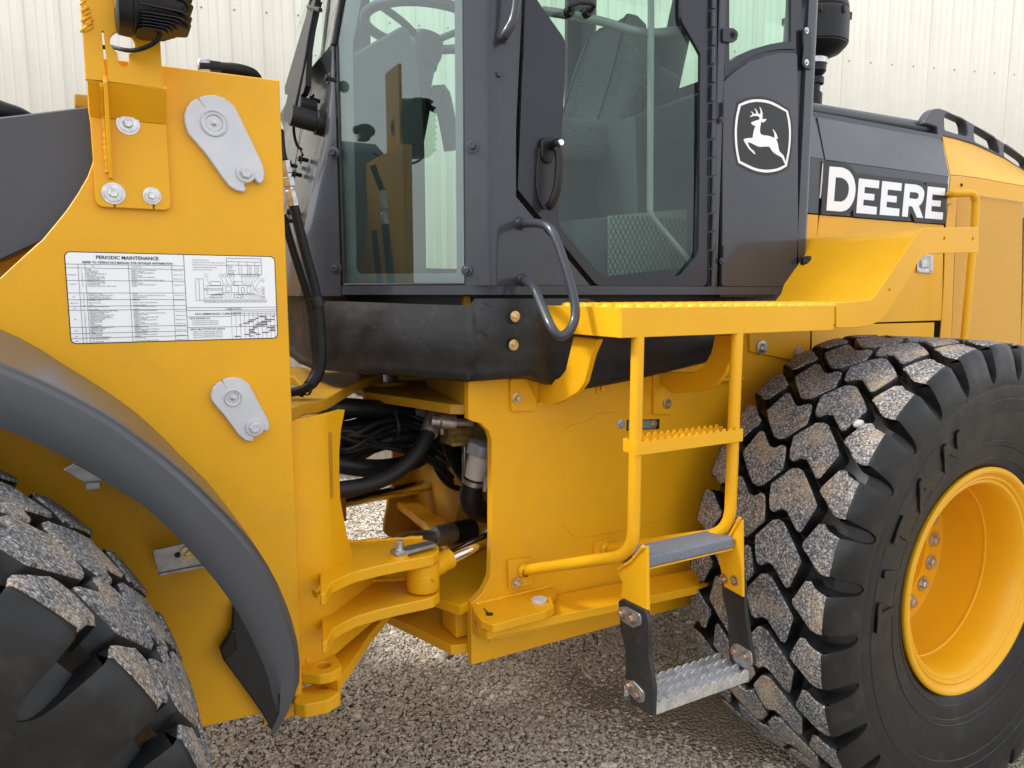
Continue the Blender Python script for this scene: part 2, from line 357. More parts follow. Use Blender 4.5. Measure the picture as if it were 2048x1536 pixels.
def stone_mat():
    m = bpy.data.materials.new('gravel_stone'); m.use_nodes = True; t = m.node_tree; b = t.nodes['Principled BSDF']; N = t.nodes.new; K = t.links.new
    a = N('ShaderNodeAttribute'); a.attribute_type = 'INSTANCER'; a.attribute_name = 'tone'
    r = N('ShaderNodeValToRGB'); e = r.color_ramp.elements; e[0].position = 0; e[0].color = (.38, .335, .27, 1); e[1].position = 1; e[1].color = (.82, .78, .71, 1)
    for p, c in ((.3, (.55, .485, .395)), (.6, (.67, .60, .495)), (.85, (.74, .68, .585))): q = e.new(p); q.color = (*c, 1)
    K(a.outputs['Fac'], r.inputs[0]); K(r.outputs[0], b.inputs['Base Color']); b.inputs['Roughness'].default_value = .9; b.inputs['Specular IOR Level'].default_value = .3; return m
STM = stone_mat()
def gravel(name, x0, x1, y0, y1, dens, smin, smax, seed):
    me = bpy.data.meshes.new(name); me.from_pydata([(x0, y0, -.004), (x1, y0, -.004), (x1, y1, -.004), (x0, y1, -.004)], [], [(0, 1, 2, 3)])
    o = link(name, me, STM, kind='stuff', label='loose brown and pale gravel stones covering the yard'); o['category'] = 'gravel'
    ng = bpy.data.node_groups.new(name + '_scatter', 'GeometryNodeTree'); ng.interface.new_socket('Geometry', in_out='INPUT', socket_type='NodeSocketGeometry'); ng.interface.new_socket('Geometry', in_out='OUTPUT', socket_type='NodeSocketGeometry')
    N = ng.nodes.new; K = ng.links.new; gi = N('NodeGroupInput'); go = N('NodeGroupOutput')
    dp = N('GeometryNodeDistributePointsOnFaces'); dp.inputs['Density'].default_value = dens; dp.inputs['Seed'].default_value = seed; K(gi.outputs[0], dp.inputs[0])
    jn = N('GeometryNodeJoinGeometry')
    for k in range(6):
        ic = N('GeometryNodeMeshIcoSphere'); ic.inputs['Radius'].default_value = 1; ic.inputs['Subdivisions'].default_value = 2
        nt = N('ShaderNodeTexNoise'); nt.noise_dimensions = '4D'; nt.inputs['W'].default_value = k * 3.7 + seed; nt.inputs['Scale'].default_value = 1.1; nt.inputs['Detail'].default_value = 1
        sb = N('ShaderNodeVectorMath'); sb.operation = 'SUBTRACT'; sb.inputs[1].default_value = (.5, .5, .5); K(nt.outputs['Color'], sb.inputs[0])
        ml = N('ShaderNodeVectorMath'); ml.operation = 'MULTIPLY'; ml.inputs[1].default_value = (2.2, 2.2, 1.8); K(sb.outputs[0], ml.inputs[0])
        sp = N('GeometryNodeSetPosition'); K(ic.outputs[0], sp.inputs['Geometry']); K(ml.outputs[0], sp.inputs['Offset'])
        tf = N('GeometryNodeTransform'); tf.inputs['Scale'].default_value = (1, .85, .62); K(sp.outputs[0], tf.inputs['Geometry'])
        sm = N('GeometryNodeSetMaterial'); sm.inputs['Material'].default_value = STM; K(tf.outputs[0], sm.inputs['Geometry'])
        gti = N('GeometryNodeGeometryToInstance'); K(sm.outputs[0], gti.inputs[0]); K(gti.outputs[0], jn.inputs[0])
    iop = N('GeometryNodeInstanceOnPoints'); iop.inputs['Pick Instance'].default_value = True; K(dp.outputs['Points'], iop.inputs['Points']); K(jn.outputs[0], iop.inputs['Instance'])
    rr = N('FunctionNodeRandomValue'); rr.data_type = 'FLOAT_VECTOR'; rr.inputs[0].default_value = (-.5, -.5, 0); rr.inputs[1].default_value = (.5, .5, 6.28); K(rr.outputs[0], iop.inputs['Rotation'])
    rs = N('FunctionNodeRandomValue'); rs.data_type = 'FLOAT'; rs.inputs['Min'].default_value = 0; rs.inputs['Max'].default_value = 1; rs.inputs['Seed'].default_value = 5
    pw = N('ShaderNodeMath'); pw.operation = 'POWER'; pw.inputs[1].default_value = 2.6; K(rs.outputs[1], pw.inputs[0])
    mr = N('ShaderNodeMapRange'); mr.inputs[3].default_value = smin; mr.inputs[4].default_value = smax; K(pw.outputs[0], mr.inputs[0]); K(mr.outputs[0], iop.inputs['Scale'])
    rt = N('FunctionNodeRandomValue'); rt.data_type = 'FLOAT'; rt.inputs['Min'].default_value = 0; rt.inputs['Max'].default_value = 1; rt.inputs['Seed'].default_value = 9
    st = N('GeometryNodeStoreNamedAttribute'); st.domain = 'INSTANCE'; st.data_type = 'FLOAT'; st.inputs['Name'].default_value = 'tone'
    K(iop.outputs[0], st.inputs['Geometry']); K(rt.outputs[1], st.inputs['Value']); K(st.outputs[0], go.inputs[0])
    md = o.modifiers.new('scatter', 'NODES'); md.node_group = ng
    return o
gravel('gravel', -.6, 4.2, 1.25, 3.3, 19000, .0026, .0085, 3)
gravel('coarse_gravel', -.6, 4.2, 1.2, 3.4, 130, .008, .021, 8)
gravel('far_gravel', .0, 4.6, 3.3, 6.5, 4500, .005, .015, 4)

def pebble(name, loc, r, sc, m, **kw):
    bm = bmesh.new(); bmesh.ops.create_icosphere(bm, subdivisions=3, radius=r)
    from mathutils import noise as ns
    for v in bm.verts: v.co = v.co * (1 + .35 * ns.noise(v.co * (1.1 / r) + Vector((sc[0] * 9, 1, 2)))); v.co = Vector((v.co.x * sc[0], v.co.y * sc[1], v.co.z * sc[2]))
    me = bpy.data.meshes.new(name); bm.to_mesh(me); bm.free(); smooth(me, 28)
    o = link(name, me, m, None, Matrix.Translation(loc))
    for k, v in kw.items(): o[k] = v
    return o
pebble('stone', onZ(893, 1309, .008), .021, (1.3, .7, .45), mat('grey_stone', (.40, .39, .40), .7, noise=.1, nscale=90), label='flat pale grey stone flake lying on the gravel between the wheels', category='stone')

# ================================================================== building behind
_wa = _az + math.atan((7300 - 1024) / 1470.0)
WD = Vector((math.sin(_wa), math.cos(_wa), 0)); WN = Vector((math.cos(_wa), -math.sin(_wa), 0)); WN = WN if WN.y > 0 else -WN
WDIST = 6.36
WALLM = mat('cream_metal_siding', (.73, .70, .61), .5, coat=.1, coat_r=.3, noise=.035, nscale=1.5, bump=.05, bscale=20, col2=(.68, .63, .54), c2=(.5, .9), c2scale=2)
bld = empty('metal_building', WN * WDIST + WD * 2.0, label='cream ribbed metal siding building standing behind the yellow loader', category='building')
PITCH = .2405; S0 = 4.745 - .03
def wall_pt(s, z, out=0): return WD * s + WN * (WDIST - out) + Vector((0, 0, z))
pan_w = PITCH * 4
prof = []
for k in range(4):
    b0 = k * PITCH
    prof += [(b0, 0), (b0 + .012, .012), (b0 + .040, .012), (b0 + .052, 0), (b0 + .105, 0), (b0 + .111, .003), (b0 + .122, .003), (b0 + .128, 0), (b0 + .172, 0), (b0 + .178, .003), (b0 + .189, .003), (b0 + .195, 0)]
prof += [(pan_w - .002, 0), (pan_w + .010, .0025)]
vs = []; fs = []
for s, o in prof:
    for z in (.10, 6.4): vs.append((WD * s - WN * o) + Vector((0, 0, z)))
for i in range(len(prof) - 1): fs.append((i * 2, i * 2 + 2, i * 2 + 3, i * 2 + 1))
pm = mesh_from('wall_panel', vs, fs, sm=20)
bm = bmesh.new(); bm.from_mesh(pm); bmesh.ops.solidify(bm, geom=list(bm.faces), thickness=.0012); bm.to_mesh(pm); bm.free()
for k in range(-10, 9):
    link('wall_panel', pm, WALLM, bld, Matrix.Translation(WD * (S0 + k * pan_w) + WN * (WDIST + .0012 * (k % 2))))
SCR = mat('dull_screw_head', (.35, .33, .29), .5, metal=.3)
sv, sf = lathe_data([(0, .007), (.0055, .006), (.006, .001), (.0085, 0)], (0, 0, 0), -WN, 8)
scm = mesh_from('screw', sv, sf, sm=30)
for k in range(-30, 18):
    for z in (3.79, 1.03):
        link('screw', scm, SCR, bld, Matrix.Translation(wall_pt(4.745 + k * PITCH + .045, z, .001)))
def wbox(name, s0, s1, o0, o1, z0, z1, m):
    vs = [WD * s + WN * (WDIST + o) + Vector((0, 0, z)) for s in (s0, s1) for o in (o0, o1) for z in (z0, z1)]
    f = [(0, 1, 3, 2), (4, 6, 7, 5), (0, 4, 5, 1), (2, 3, 7, 6), (0, 2, 6, 4), (1, 5, 7, 3)]
    return link(name, mesh_from(name, vs, f), m, bld)
wbox('base_trim', -6, 12.5, -.03, .02, .045, .098, mat('cream_trim', (.74, .70, .62), .5))
wbox('concrete_footing', -6, 12.5, -.012, .3, -.2, .043, mat('footing_concrete', (.42, .40, .37), .9, noise=.15, nscale=9, bump=.4, bscale=60))
wbox('roof', -6, 12.5, -.35, 9, 6.4, 6.55, mat('roof_metal', (.45, .44, .42), .5))
wbox('inner_wall', -6, 12.5, .03, .12, .1, 6.38, WALLM)
# ================================================================== the loader
LD = empty('wheel_loader', (.8, 2.4, 0), label='yellow and grey articulated wheel loader parked on gravel, seen from its cab side', category='wheel loader')
TR = Matrix.Rotation
def pol(th, y, r):
    a = math.radians(th); return Vector((-math.cos(a) * r, y, math.sin(a) * r))
_RF = 28.0
def crown(y): return -.006 * (abs(y) / .25) ** 2.5
CB = [(27.47, 1.42), (32.0, 1.375), (32.5, 1.356), (32.2, 1.338), (28.68, 1.29), (25.66, 1.255), (19.4, 1.278), (19.2, 1.290), (21.3, 1.320), (22.7, 1.340), (22.8, 1.360), (21.6, 1.379), (21.9, 1.394), (23.72, 1.406)]
def inner_lug(pts):
    pts = [(t, y - 1.41) for t, y in pts]
    P2 = fillet([(t * .013, y) for t, y in pts], .010, 2); P2 = cleanpts(P2)
    cx = sum(p[0] for p in P2) / len(P2); cy = sum(p[1] for p in P2) / len(P2); n = len(P2)
    # offset inward along normals for the worn rim
    def off(d):
        out = []
        for i in range(n):
            a = Vector(P2[i - 1]); b = Vector(P2[i]); c = Vector(P2[(i + 1) % n]); e = (c - a).normalized(); nn = Vector((e.y, -e.x))
            out.append((b.x + nn.x * d, b.y + nn.y * d))
        return out
    area = sum(P2[i - 1][0] * P2[i][1] - P2[i][0] * P2[i - 1][1] for i in range(n)); sg = 1 if area > 0 else -1
    rings = [(off(sg * .012), .690), (off(sg * .003), .722), (P2, .741), (off(-sg * .004), .7455)]
    vs = []; fs = []
    for ring, r in rings:
        for u, y in ring: vs.append(pol(u / .013, y, r + crown(y)))
    for j in range(3):
        for i in range(n):
            a = j * n + i; b = j * n + (i + 1) % n; fs.append((a, b, b + n, a + n))
    from mathutils.geometry import tessellate_polygon
    nf = len(fs); tris = tessellate_polygon([[Vector((u, y, 0)) for u, y in rings[3][0]]])
    fs += [tuple(3 * n + k for k in t) for t in tris]
    me = bpy.data.meshes.new('tread_lug'); me.from_pydata([tuple(v) for v in vs], [], fs)
    me.materials.append(RUB); me.materials.append(WORN)
    for i, p in enumerate(me.polygons): p.material_index = 1 if (i >= nf or i >= 2 * n) else 0
    bm = bmesh.new(); bm.from_mesh(me); bmesh.ops.recalc_face_normals(bm, faces=bm.faces); bm.to_mesh(me); bm.free(); smooth(me, 42); return me
SR = [(1.262, 28.6, 29.6, .742), (1.250, 27.9, 31.2, .7445), (1.232, 26.8, 34.2, .744), (1.216, 25.6, 34.5, .743), (1.201, 24.75, 33.4, .742), (1.184, 24.5, 33.0, .741), (1.168, 24.7, 32.6, .738),
      (1.158, 24.7, 32.8, .731), (1.1478, 24.5, 33.0, .700), (1.1412, 24.35, 33.15, .672), (1.1386, 24.1, 33.4, .655), (1.1380, 23.8, 33.7, .646), (1.1376, 23.35, 34.15, .639), (1.1374, 22.74, 34.76, .634), (1.1384, 22.74, 34.76, .622), (1.1402, 22.74, 34.76, .612)]
def shoulder_lug(mirror):
    rows = []
    for Y, a, b, r in SR:
        y = Y - 1.41
        if mirror: y = -y; a, b = 58.6 - b, 58.6 - a
        rows.append((y, a, b, r))
    vs = []; fs = []; mi = []; m = 6
    for y, a, b, r in rows:
        base_y = y * .86 if r < .737 else y; base_r = .69 if r >= .737 else r - .01
        e = .55
        vs.append(pol(a - e, base_y, base_r)); 
        for k in range(m):
            t = [0, .05, .35, .65, .95, 1][k]; rr = r - (.004 if k in (0, 5) else 0); vs.append(pol(a + (b - a) * t, y, rr))
        vs.append(pol(b + e, base_y, base_r))
    w = m + 2
    for j in range(len(rows) - 1):
        for k in range(w - 1):
            a = j * w + k; fs.append((a, a + 1, a + 1 + w, a + w)); mi.append(1 if (1 <= k <= w - 3 and j < 6) else 0)
    o = len(vs); y0, a0, b0, r0 = rows[0]; y1 = y0 + (.008 if not mirror else -.008)
    vs.append(pol(a0 - .4, y1, .69)); vs.append(pol(b0 + .4, y1, .69)); fs.append((0, 1, o)); mi.append(0)
    for k in range(1, m): fs.append((k, k + 1, o if k < 3 else o + 1)); mi.append(0)
    fs.append((3, o + 1, o)); mi.append(0); fs.append((w - 2, w - 1, o + 1)); mi.append(0)
    me = bpy.data.meshes.new('shoulder_lug'); me.from_pydata([tuple(v) for v in vs], [], fs); me.materials.append(RUB); me.materials.append(WORN)
    for p, i in zip(me.polygons, mi): p.material_index = i
    bm = bmesh.new(); bm.from_mesh(me); bmesh.ops.recalc_face_normals(bm, faces=bm.faces)
    # outward check: the worn faces must point away from the axis
    s = sum(f.normal.dot(Vector((f.calc_center_median().x, 0, f.calc_center_median().z))) for f in bm.faces if f.material_index == 1)
    if s < 0: bmesh.ops.reverse_faces(bm, faces=bm.faces)
    bm.to_mesh(me); bm.free(); smooth(me, 38); return me
LB = inner_lug(CB); LC = inner_lug([(58.6 - t, 2.82 - y) for t, y in CB]); LS = shoulder_lug(False); LT = shoulder_lug(True)
half = [(.700, 0), (.702, .12), (.700, .195), (.690, .228), (.672, .246), (.652, .2585), (.636, .2670), (.622, .2705), (.60, .272), (.57, .2695), (.545, .2655), (.543, .2635), (.50, .258), (.46, .249), (.43, .240), (.428, .2375), (.40, .232), (.375, .224), (.362, .216), (.335, .205)]
tprof = [(r, -h) for r, h in reversed(half)] + half[1:]
tv, tf = lathe_data(tprof, (0, 0, 0), (0, 1, 0), 120)
TYM = mesh_from('tyre', tv, tf, sm=40); bm = bmesh.new(); bm.from_mesh(TYM); bmesh.ops.recalc_face_normals(bm, faces=bm.faces); bm.to_mesh(TYM); bm.free(); smooth(TYM, 24); TYM.materials.append(RUB)
rp = [(.336, -.19), (.346, -.206), (.356, -.212), (.3605, -.220), (.3605, -.227), (.356, -.2325), (.349, -.2335), (.342, -.230), (.337, -.222), (.333, -.216), (.3305, -.2155), (.328, -.2185), (.3245, -.2195), (.3215, -.217), (.320, -.212), (.3165, -.2105), (.3135, -.212), (.3095, -.211), (.304, -.204), (.298, -.188), (.2935, -.168),
      (.2905, -.150), (.291, -.103), (.2875, -.100), (.2875, -.095), (.291, -.092), (.2915, -.02), (.290, .03), (.286, .045), (.278, .050), (.26, .052), (.20, .052), (.196, .09), (.0, .09)]
rv_, rf_ = lathe_data(rp, (0, 0, 0), (0, 1, 0), 96)
RIM = mesh_from('rim', rv_, rf_); bm = bmesh.new(); bm.from_mesh(RIM); bmesh.ops.recalc_face_normals(bm, faces=bm.faces); bm.to_mesh(RIM); bm.free(); smooth(RIM, 35); RIM.materials.append(YELB)
def wheel(name, hub, phase=0, label=None, letters=True, bolts=True):
    W = Matrix.Translation(hub)
    w = link(name, None, None, LD, W)
    if label: w['label'] = label
    link('rim', RIM, None, w, W); link('tyre', TYM, None, w, W @ TR(math.radians(phase), 4, 'Y'))
    for k in range(30):
        R = W @ TR(math.radians(12 * k + phase), 4, 'Y')
        link('tread_lug', LB, None, w, R); link('tread_lug', LC, None, w, R); link('shoulder_lug', LS, None, w, R); link('shoulder_lug', LT, None, w, R)
    if bolts:
        for k in range(18):
            a = 2 * math.pi * k / 18 + .05; bolt(Vector(hub) + Vector((math.cos(a) * .243, .052, math.sin(a) * .237)), (0, -1, 0), .0155, ZINC, w)
    if letters:
        ms = []
        for s, th in zip('TITAN', (7.5, 20, 33, 48.5, 66)):
            a = math.radians(th - 5 + phase); c = bpy.data.curves.new('t', 'FONT'); c.body = s; c.size = .125; c.extrude = .0015; c.bevel_depth = .0014; c.offset = .0035; c.align_x = 'CENTER'
            t = bpy.data.objects.new('t', c); me = bpy.data.meshes.new_from_object(t); bpy.data.objects.remove(t)
            up = Vector((-math.cos(a), 0, math.sin(a))); tang = Vector((math.sin(a), 0, math.cos(a)))
            # sidewall leans: outward radius further from the axle centre plane
            up = (up + Vector((0, -.19, 0))).normalized()
            f = frame(Vector(hub) + Vector((-math.cos(a) * .466, -.2550, math.sin(a) * .466)), tang, up); me.transform(f); link('sidewall_letter', me, RUB, w)
        rings = []
        for r, h in ((.575, -.2706), (.445, -.2455), (.39, -.2295)): rings.append(lathe_data([(r - .002, h + .001), (r, h - .0012), (r + .002, h + .0005)], hub, (0, 1, 0), 96))
        [link('sidewall_rib', mesh_from('sidewall_rib', v, f, sm=60), RUB, w) for v, f in rings]
    return w
RW = wheel('rear_wheel', (2.31, 1.41, .702), 0)
FWH = wheel('front_wheel', (-.62, 1.27, .702), 0.5, letters=False)
wheel('rear_wheel', (2.31, 3.39, .702), 5, letters=False, bolts=False)
wheel('front_wheel', (-.62, 3.53, .702), 9, letters=False, bolts=False)
P0 = EYE + _ray(1718, 848) * ((EYE + _ray(1718, 848) * 1.0 - EYE).length * 0 + 1.0)
# the pebble wedged in the tread, on the tyre's cylinder
r_ = _ray(1718, 849); a_ = r_.x ** 2 + r_.z ** 2; b_ = 2 * (r_.x * (0 - 2.31) + r_.z * (CAM_H - .702)); c_ = 2.31 ** 2 + (CAM_H - .702) ** 2 - .738 ** 2
t_ = (-b_ - math.sqrt(b_ * b_ - 4 * a_ * c_)) / 2 / a_
pebble('stone', EYE + r_ * t_, .0135, (1.15, .8, 1.0), PEB, label='small white pebble wedged in the tread of the rear tyre', category='stone')
axm = mat('axle_black', (.03, .03, .03), .6)
for X in (2.31, -.62):
    lathe('axle', [(0, -.9), (.07, -.9), (.09, -.5), (.12, -.35), (.22, -.1), (.24, 0), (.22, .1), (.12, .35), (.09, .5), (.07, .9), (0, .9)], (X, 2.4, .702), (0, 1, 0), YELD, LD, 24)

# front frame box, axle carrier and bucket ahead of the picture's left edge
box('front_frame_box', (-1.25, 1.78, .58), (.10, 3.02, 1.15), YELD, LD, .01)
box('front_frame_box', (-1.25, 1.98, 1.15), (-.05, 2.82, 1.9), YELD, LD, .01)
bk = link('unseen_bucket', None, None, LD, Matrix.Translation((-2.2, 2.4, .98)))  # added out of view and raised to give the corner window a dark reflection
BZ = 1.14
_bp = [(x, z + BZ) for x, z in fillet([(-1.75, .12, .1), (-1.62, .5, .2), (-1.72, 1.25, .1), (-1.9, 1.35, 0), (-2.75, .10, 0)], .1, 6)]
for _y in (1.05, 3.72): plate('unseen_bucket_side', _bp, side(_y), .03, BOOM, bk)
_sh = [(-2.75, .08), (-1.80, .08), (-1.68, .16), (-1.60, .5), (-1.63, .9), (-1.72, 1.27), (-1.9, 1.37)]
_v = [(x, y, z + BZ) for x, z in _sh for y in (1.06, 3.74)]; _f = [(2 * i, 2 * i + 2, 2 * i + 3, 2 * i + 1) for i in range(len(_sh) - 1)]
link('unseen_bucket_shell', mesh_from('unseen_bucket_shell', _v, _f, sm=50), BOOM, bk)
# ================================================================== front frame
FP = 1.72
# ---- side plate
fpx = [(327, 131), (557, 160), (607, 1402), (560, 1418), (405, 1455), (150, 1520), (-260, 1560), (-260, 720), (-120, 632), (0, 556), (31, 527), (75, 487), (84, 480), (109, 450), (134, 419), (156, 386), (175, 353), (184, 328), (190, 300), (176, 215), (172, 112)]
pts = YL(fpx, FP); xr = sum(p[0] for p in pts[1:3]) / 2
pts[1] = (xr, pts[1][1]); pts[2] = (xr, pts[2][1])
front_plate = plate('front_frame_plate', pts, side(FP), .03, YEL, LD, bev=.002)
# second plate on the far side of the front frame, cross members
far_pts = [(x - .0, z) for x, z in pts]
plate('front_frame_plate', far_pts, side(3.05), .03, YEL, LD, bev=0.002)
# ---- lift arm (grey boom) behind the plate
bpts = YL([(-260, 290), (0, 234), (60, 227), (176, 213), (215, 209), (215, 360), (150, 450), (75, 487), (0, 521), (-120, 545), (-260, 560)], 1.80)
lift = plate('lift_arm', bpts, side(1.80), .07, BOOM, LD, bev=.003)
plate('lift_arm', bpts, side(2.95), .07, BOOM, LD, bev=.003)
tube('grey_hose', [onY(-60, 196, 1.95), onY(0, 222, 1.95), onY(40, 236, 1.98), onY(80, 262, 2.0)], .022, BLK, LD, cm=True)
pl_px('inner_gusset', [(-200, 500), (120, 470), (120, 620), (-200, 640)], 1.93, .03, YEL, LD)
box('cross_tube', onY(149, 214, 2.35) + Vector((0, 0, 0)), onY(205, 192, 2.35) + Vector((.0, .35, 0)), YELD, LD, .006)
# ---- lamp bracket: bolted foot, outward bend, upper blade with keyhole and slot
Yb, Yu = FP - .013, FP - .062
xl = onY(190, 385, Yb).x; xq = onY(341, 390, Yb).x
zf = onY(265, 417, Yb).z; z1 = onY(250, 240, Yb).z; z2 = onY(250, 168, Yu).z; zt = 2.37
bw = lambda px, py, Y: onY(px, py, Y)
brk = link('lamp_bracket', None, None, LD, Matrix.Translation((xl, Yb, zf)))
def slit(px, y0, y1, Y, w=.0016): c = onY(px, y0, Y).x; return [(c - w, onY(px, y0, Y).z), (c + w, onY(px, y0, Y).z), (c + w, onY(px, y1, Y).z), (c - w, onY(px, y1, Y).z)]
foot = fillet([(xl, z1, 0), (xq, z1, 0), (xq, zf, .04), (onY(309, 417, Yb).x, zf, 0), (onY(309, 404, Yb).x, onY(309, 404, Yb).z, 0), (onY(306, 404, Yb).x, onY(306, 404, Yb).z, 0), (onY(306, 417, Yb).x, zf, 0), (onY(231, 415, Yb).x, zf, 0), (onY(231, 402, Yb).x, onY(231, 402, Yb).z, 0), (onY(228, 402, Yb).x, onY(228, 402, Yb).z, 0), (onY(228, 415, Yb).x, zf, 0), (xl, zf, .04)], 0, 5)
plate('bracket_foot', foot, side(Yb), .012, YEL, brk, bev=.0015)
dz = z2 - z1; dy = Yb - Yu; ln = math.hypot(dz, dy)
fr_b = frame((0, Yb, z1), (1, 0, 0), (0, -dy, dz))
plate('bracket_bend', [(xl, 0), (xq, 0), (xq, ln), (xl, ln)], fr_b, .012, YEL, brk, bev=.0006)
kc = onY(245, 86, Yu); kr = .0215; key = []
for k in range(25):
    a = math.radians(-62 + (304) * k / 24); key.append((kc.x + kr * math.sin(math.radians(152) - (a - math.radians(-62))) , kc.z + kr * math.cos(math.radians(152) - (a - math.radians(-62)))))
zb = onY(250, 134, Yu).z; sw = .0085
key += [(kc.x - sw, zb + .006), (kc.x - sw + .006, zb), (kc.x + sw - .006, zb), (kc.x + sw, zb + .006)]
slot = YL([(203, 62), (207, 62), (211, 100), (216, 143), (214, 163), (209.5, 163), (210.5, 143), (206, 100)], Yu)
xa = onY(161, 10, Yu).x; xb2 = onY(321, 90, Yu).x
plate('bracket_blade', [(xa, z2), (xb2, z2), (xb2, zt), (xa, zt)], side(Yu), .012, YEL, brk, holes=[key, slot], bev=.0008)
# stiffening fin welded along the slot
fp_ = [onY(219, 358, Yb), onY(205, 172, Yu)]
fx = onY(222, 300, Yb).x
fin = [(-(Yb), onY(228, 360, Yb).z), (-(Yb - .016), onY(228, 358, Yb).z), (-(Yu - .014), z2 - .005), (-(Yu - .004), z2 + .01), (-Yu, z2), (-(Yb), z1)]
plate('bracket_rib', fin, face_x(fx - .007), .007, YELB, brk, bev=.0008)
def weld(name, a, b, r, m, parent, n=14, jit=.35):
    a = Vector(a); b = Vector(b); path = [a.lerp(b, k / n) for k in range(n + 1)]; R = [r * (1 + random.uniform(-jit, jit)) for _ in path]
    vs, fs = tube_data(path, r, 8, True, rad=lambda t: R[min(n, int(t * n + .5))]); return link(name, mesh_from(name, vs, fs, sm=80), m, parent)
weld('weld_bead', (fx - .009, Yb - .002, onY(215, 345, Yb).z), (fx - .009, Yb - .003, z1), .0045, YELB, brk, 26)
weld('weld_bead', (fx - .009, Yb - .002, z1), (fx - .009, Yu - .002, z2 - .004), .0045, YELB, brk, 12)
for (x, y, s) in ((172, 40, 1), (176, 52, .8), (170, 20, .8), (178, 60, .9), (168, 60, .8), (180, 44, .7), (166, 6, .7), (174, 28, .7)):
    p = onY(x, y, Yu); weld('weld_bead', p + Vector((-.008 * s, 0, -.004)), p + Vector((.007 * s, -.001, .008 * s)), .0035 * s, YELB, brk, 7, .5)
for (x, y, r) in ((256, 248, .0105), (227, 387, .0105), (304, 392, .0085)):
    p = onY(x, y, Yb); lathe('washer', [(r * .5, .0), (r * 2.05, 0), (r * 2.05, .002), (r * .5, .003)], p, (0, -1, 0), ZINC, brk, 24); bolt(p + Vector((0, -.002, 0)), (0, -1, 0), r * .88, ZINC, brk)
# ---- work light
wl = link('work_light', None, None, LD, Matrix.Translation(onY(310, 20, 1.60)))
lc = onY(258, -48, 1.60); Rl = .098
def oval(cx, ry, rz, n=40, p=3.2):
    out = []
    for k in range(n):
        a = 2 * math.pi * k / n; c, s = math.cos(a), math.sin(a); q = (abs(c) ** p + abs(s) ** p) ** (-1 / p); out.append(Vector((cx, ry * c * q, rz * s * q)))
    return out
def loft(rings, cap=True):
    n = len(rings[0]); vs = [v for r in rings for v in r]; fs = []
    for j in range(len(rings) - 1):
        for i in range(n):
            a = j * n + i; b = j * n + (i + 1) % n; fs.append((a, b, b + n, a + n))
    if cap: fs.append(tuple(range(n - 1, -1, -1))); fs.append(tuple(len(vs) - n + k for k in range(n)))
    return vs, fs
x0 = onY(232, 30, 1.585).x - lc.x
prof = [(x0, .064, .094), (x0 + .004, .070, .101), (x0 + .026, .071, .103), (x0 + .028, .067, .098), (x0 + .040, .066, .097), (x0 + .09, .060, .089), (x0 + .112, .050, .074), (x0 + .122, .034, .05)]
vs, fs = loft([[v + lc for v in oval(a, b, c)] for a, b, c in prof]); link('lamp_housing', mesh_from('lamp_housing', vs, fs, sm=40), BLK, wl)
for k in range(9):
    z = lc.z - .088 + k * .021; ww = math.sqrt(max(.05, 1 - ((z - lc.z) / .115) ** 2))
    hw = .066 * (1 - abs((z - lc.z) / .1) ** 4 * .5) + .004
    a = [(x0 + .032, z), (x0 + .135 * (.72 + .28 * ww), z - .010 * 0), (x0 + .137 * (.72 + .28 * ww), z - .012), (x0 + .032, z - .004)]
    pts2 = [(lc.x + x0 + .032, -(lc.y - hw)), (lc.x + x0 + .112 * (.78 + .22 * ww), -(lc.y - hw * .86)), (lc.x + x0 + .134 * (.78 + .22 * ww), -(lc.y - hw * .4)), (lc.x + x0 + .134 * (.78 + .22 * ww), -(lc.y + hw * .4)), (lc.x + x0 + .032, -(lc.y + hw))]
    me = plate_mesh('cooling_fin', fillet(pts2, .012, 3), frame((0, 0, z), (1, 0, 0), (0, -1, 0)), .0042, bev=.0008); smooth(me, 30); link('cooling_fin', me, BLK, wl)
for k in range(6):
    z = lc.z - .080 - k * .0042; r = [Vector((v.x, v.y, 0)) for v in []]
    hw = .062 - k * .004
    pts2 = [(lc.x + x0 + .032, -(lc.y - hw)), (lc.x + x0 + .104 - k * .005, -(lc.y - hw)), (lc.x + x0 + .126 - k * .008, -(lc.y - hw * .5)), (lc.x + x0 + .126 - k * .008, -(lc.y + hw * .5)), (lc.x + x0 + .032, -(lc.y + hw))]
    me = plate_mesh('cooling_fin', fillet(pts2, .02, 3), frame((0, 0, z), (1, 0, 0), (0, -1, 0)), .0022, bev=.0004); smooth(me, 30); link('cooling_fin', me, BLK, wl)
lathe('lens', [(0, 0), (.06, .002), (.075, .006)], lc + Vector((x0 - .002, 0, 0)), (1, 0, 0), mat('lamp_lens', (.5, .5, .5), .1, coat=1), wl, 24)
tube('lamp_cable', [onY(322, 66, 1.58), onY(311, 84, 1.59), onY(285, 97, 1.61), onY(258, 101, 1.64), onY(228, 95, 1.70), onY(215, 92, 1.74)], .0042, HOSE, wl, cm=True, seg=10)
tube('cable_tie', [onY(205, 94, FP - .055), onY(214, 95, FP - .050)], .004, BLK, brk, seg=8)
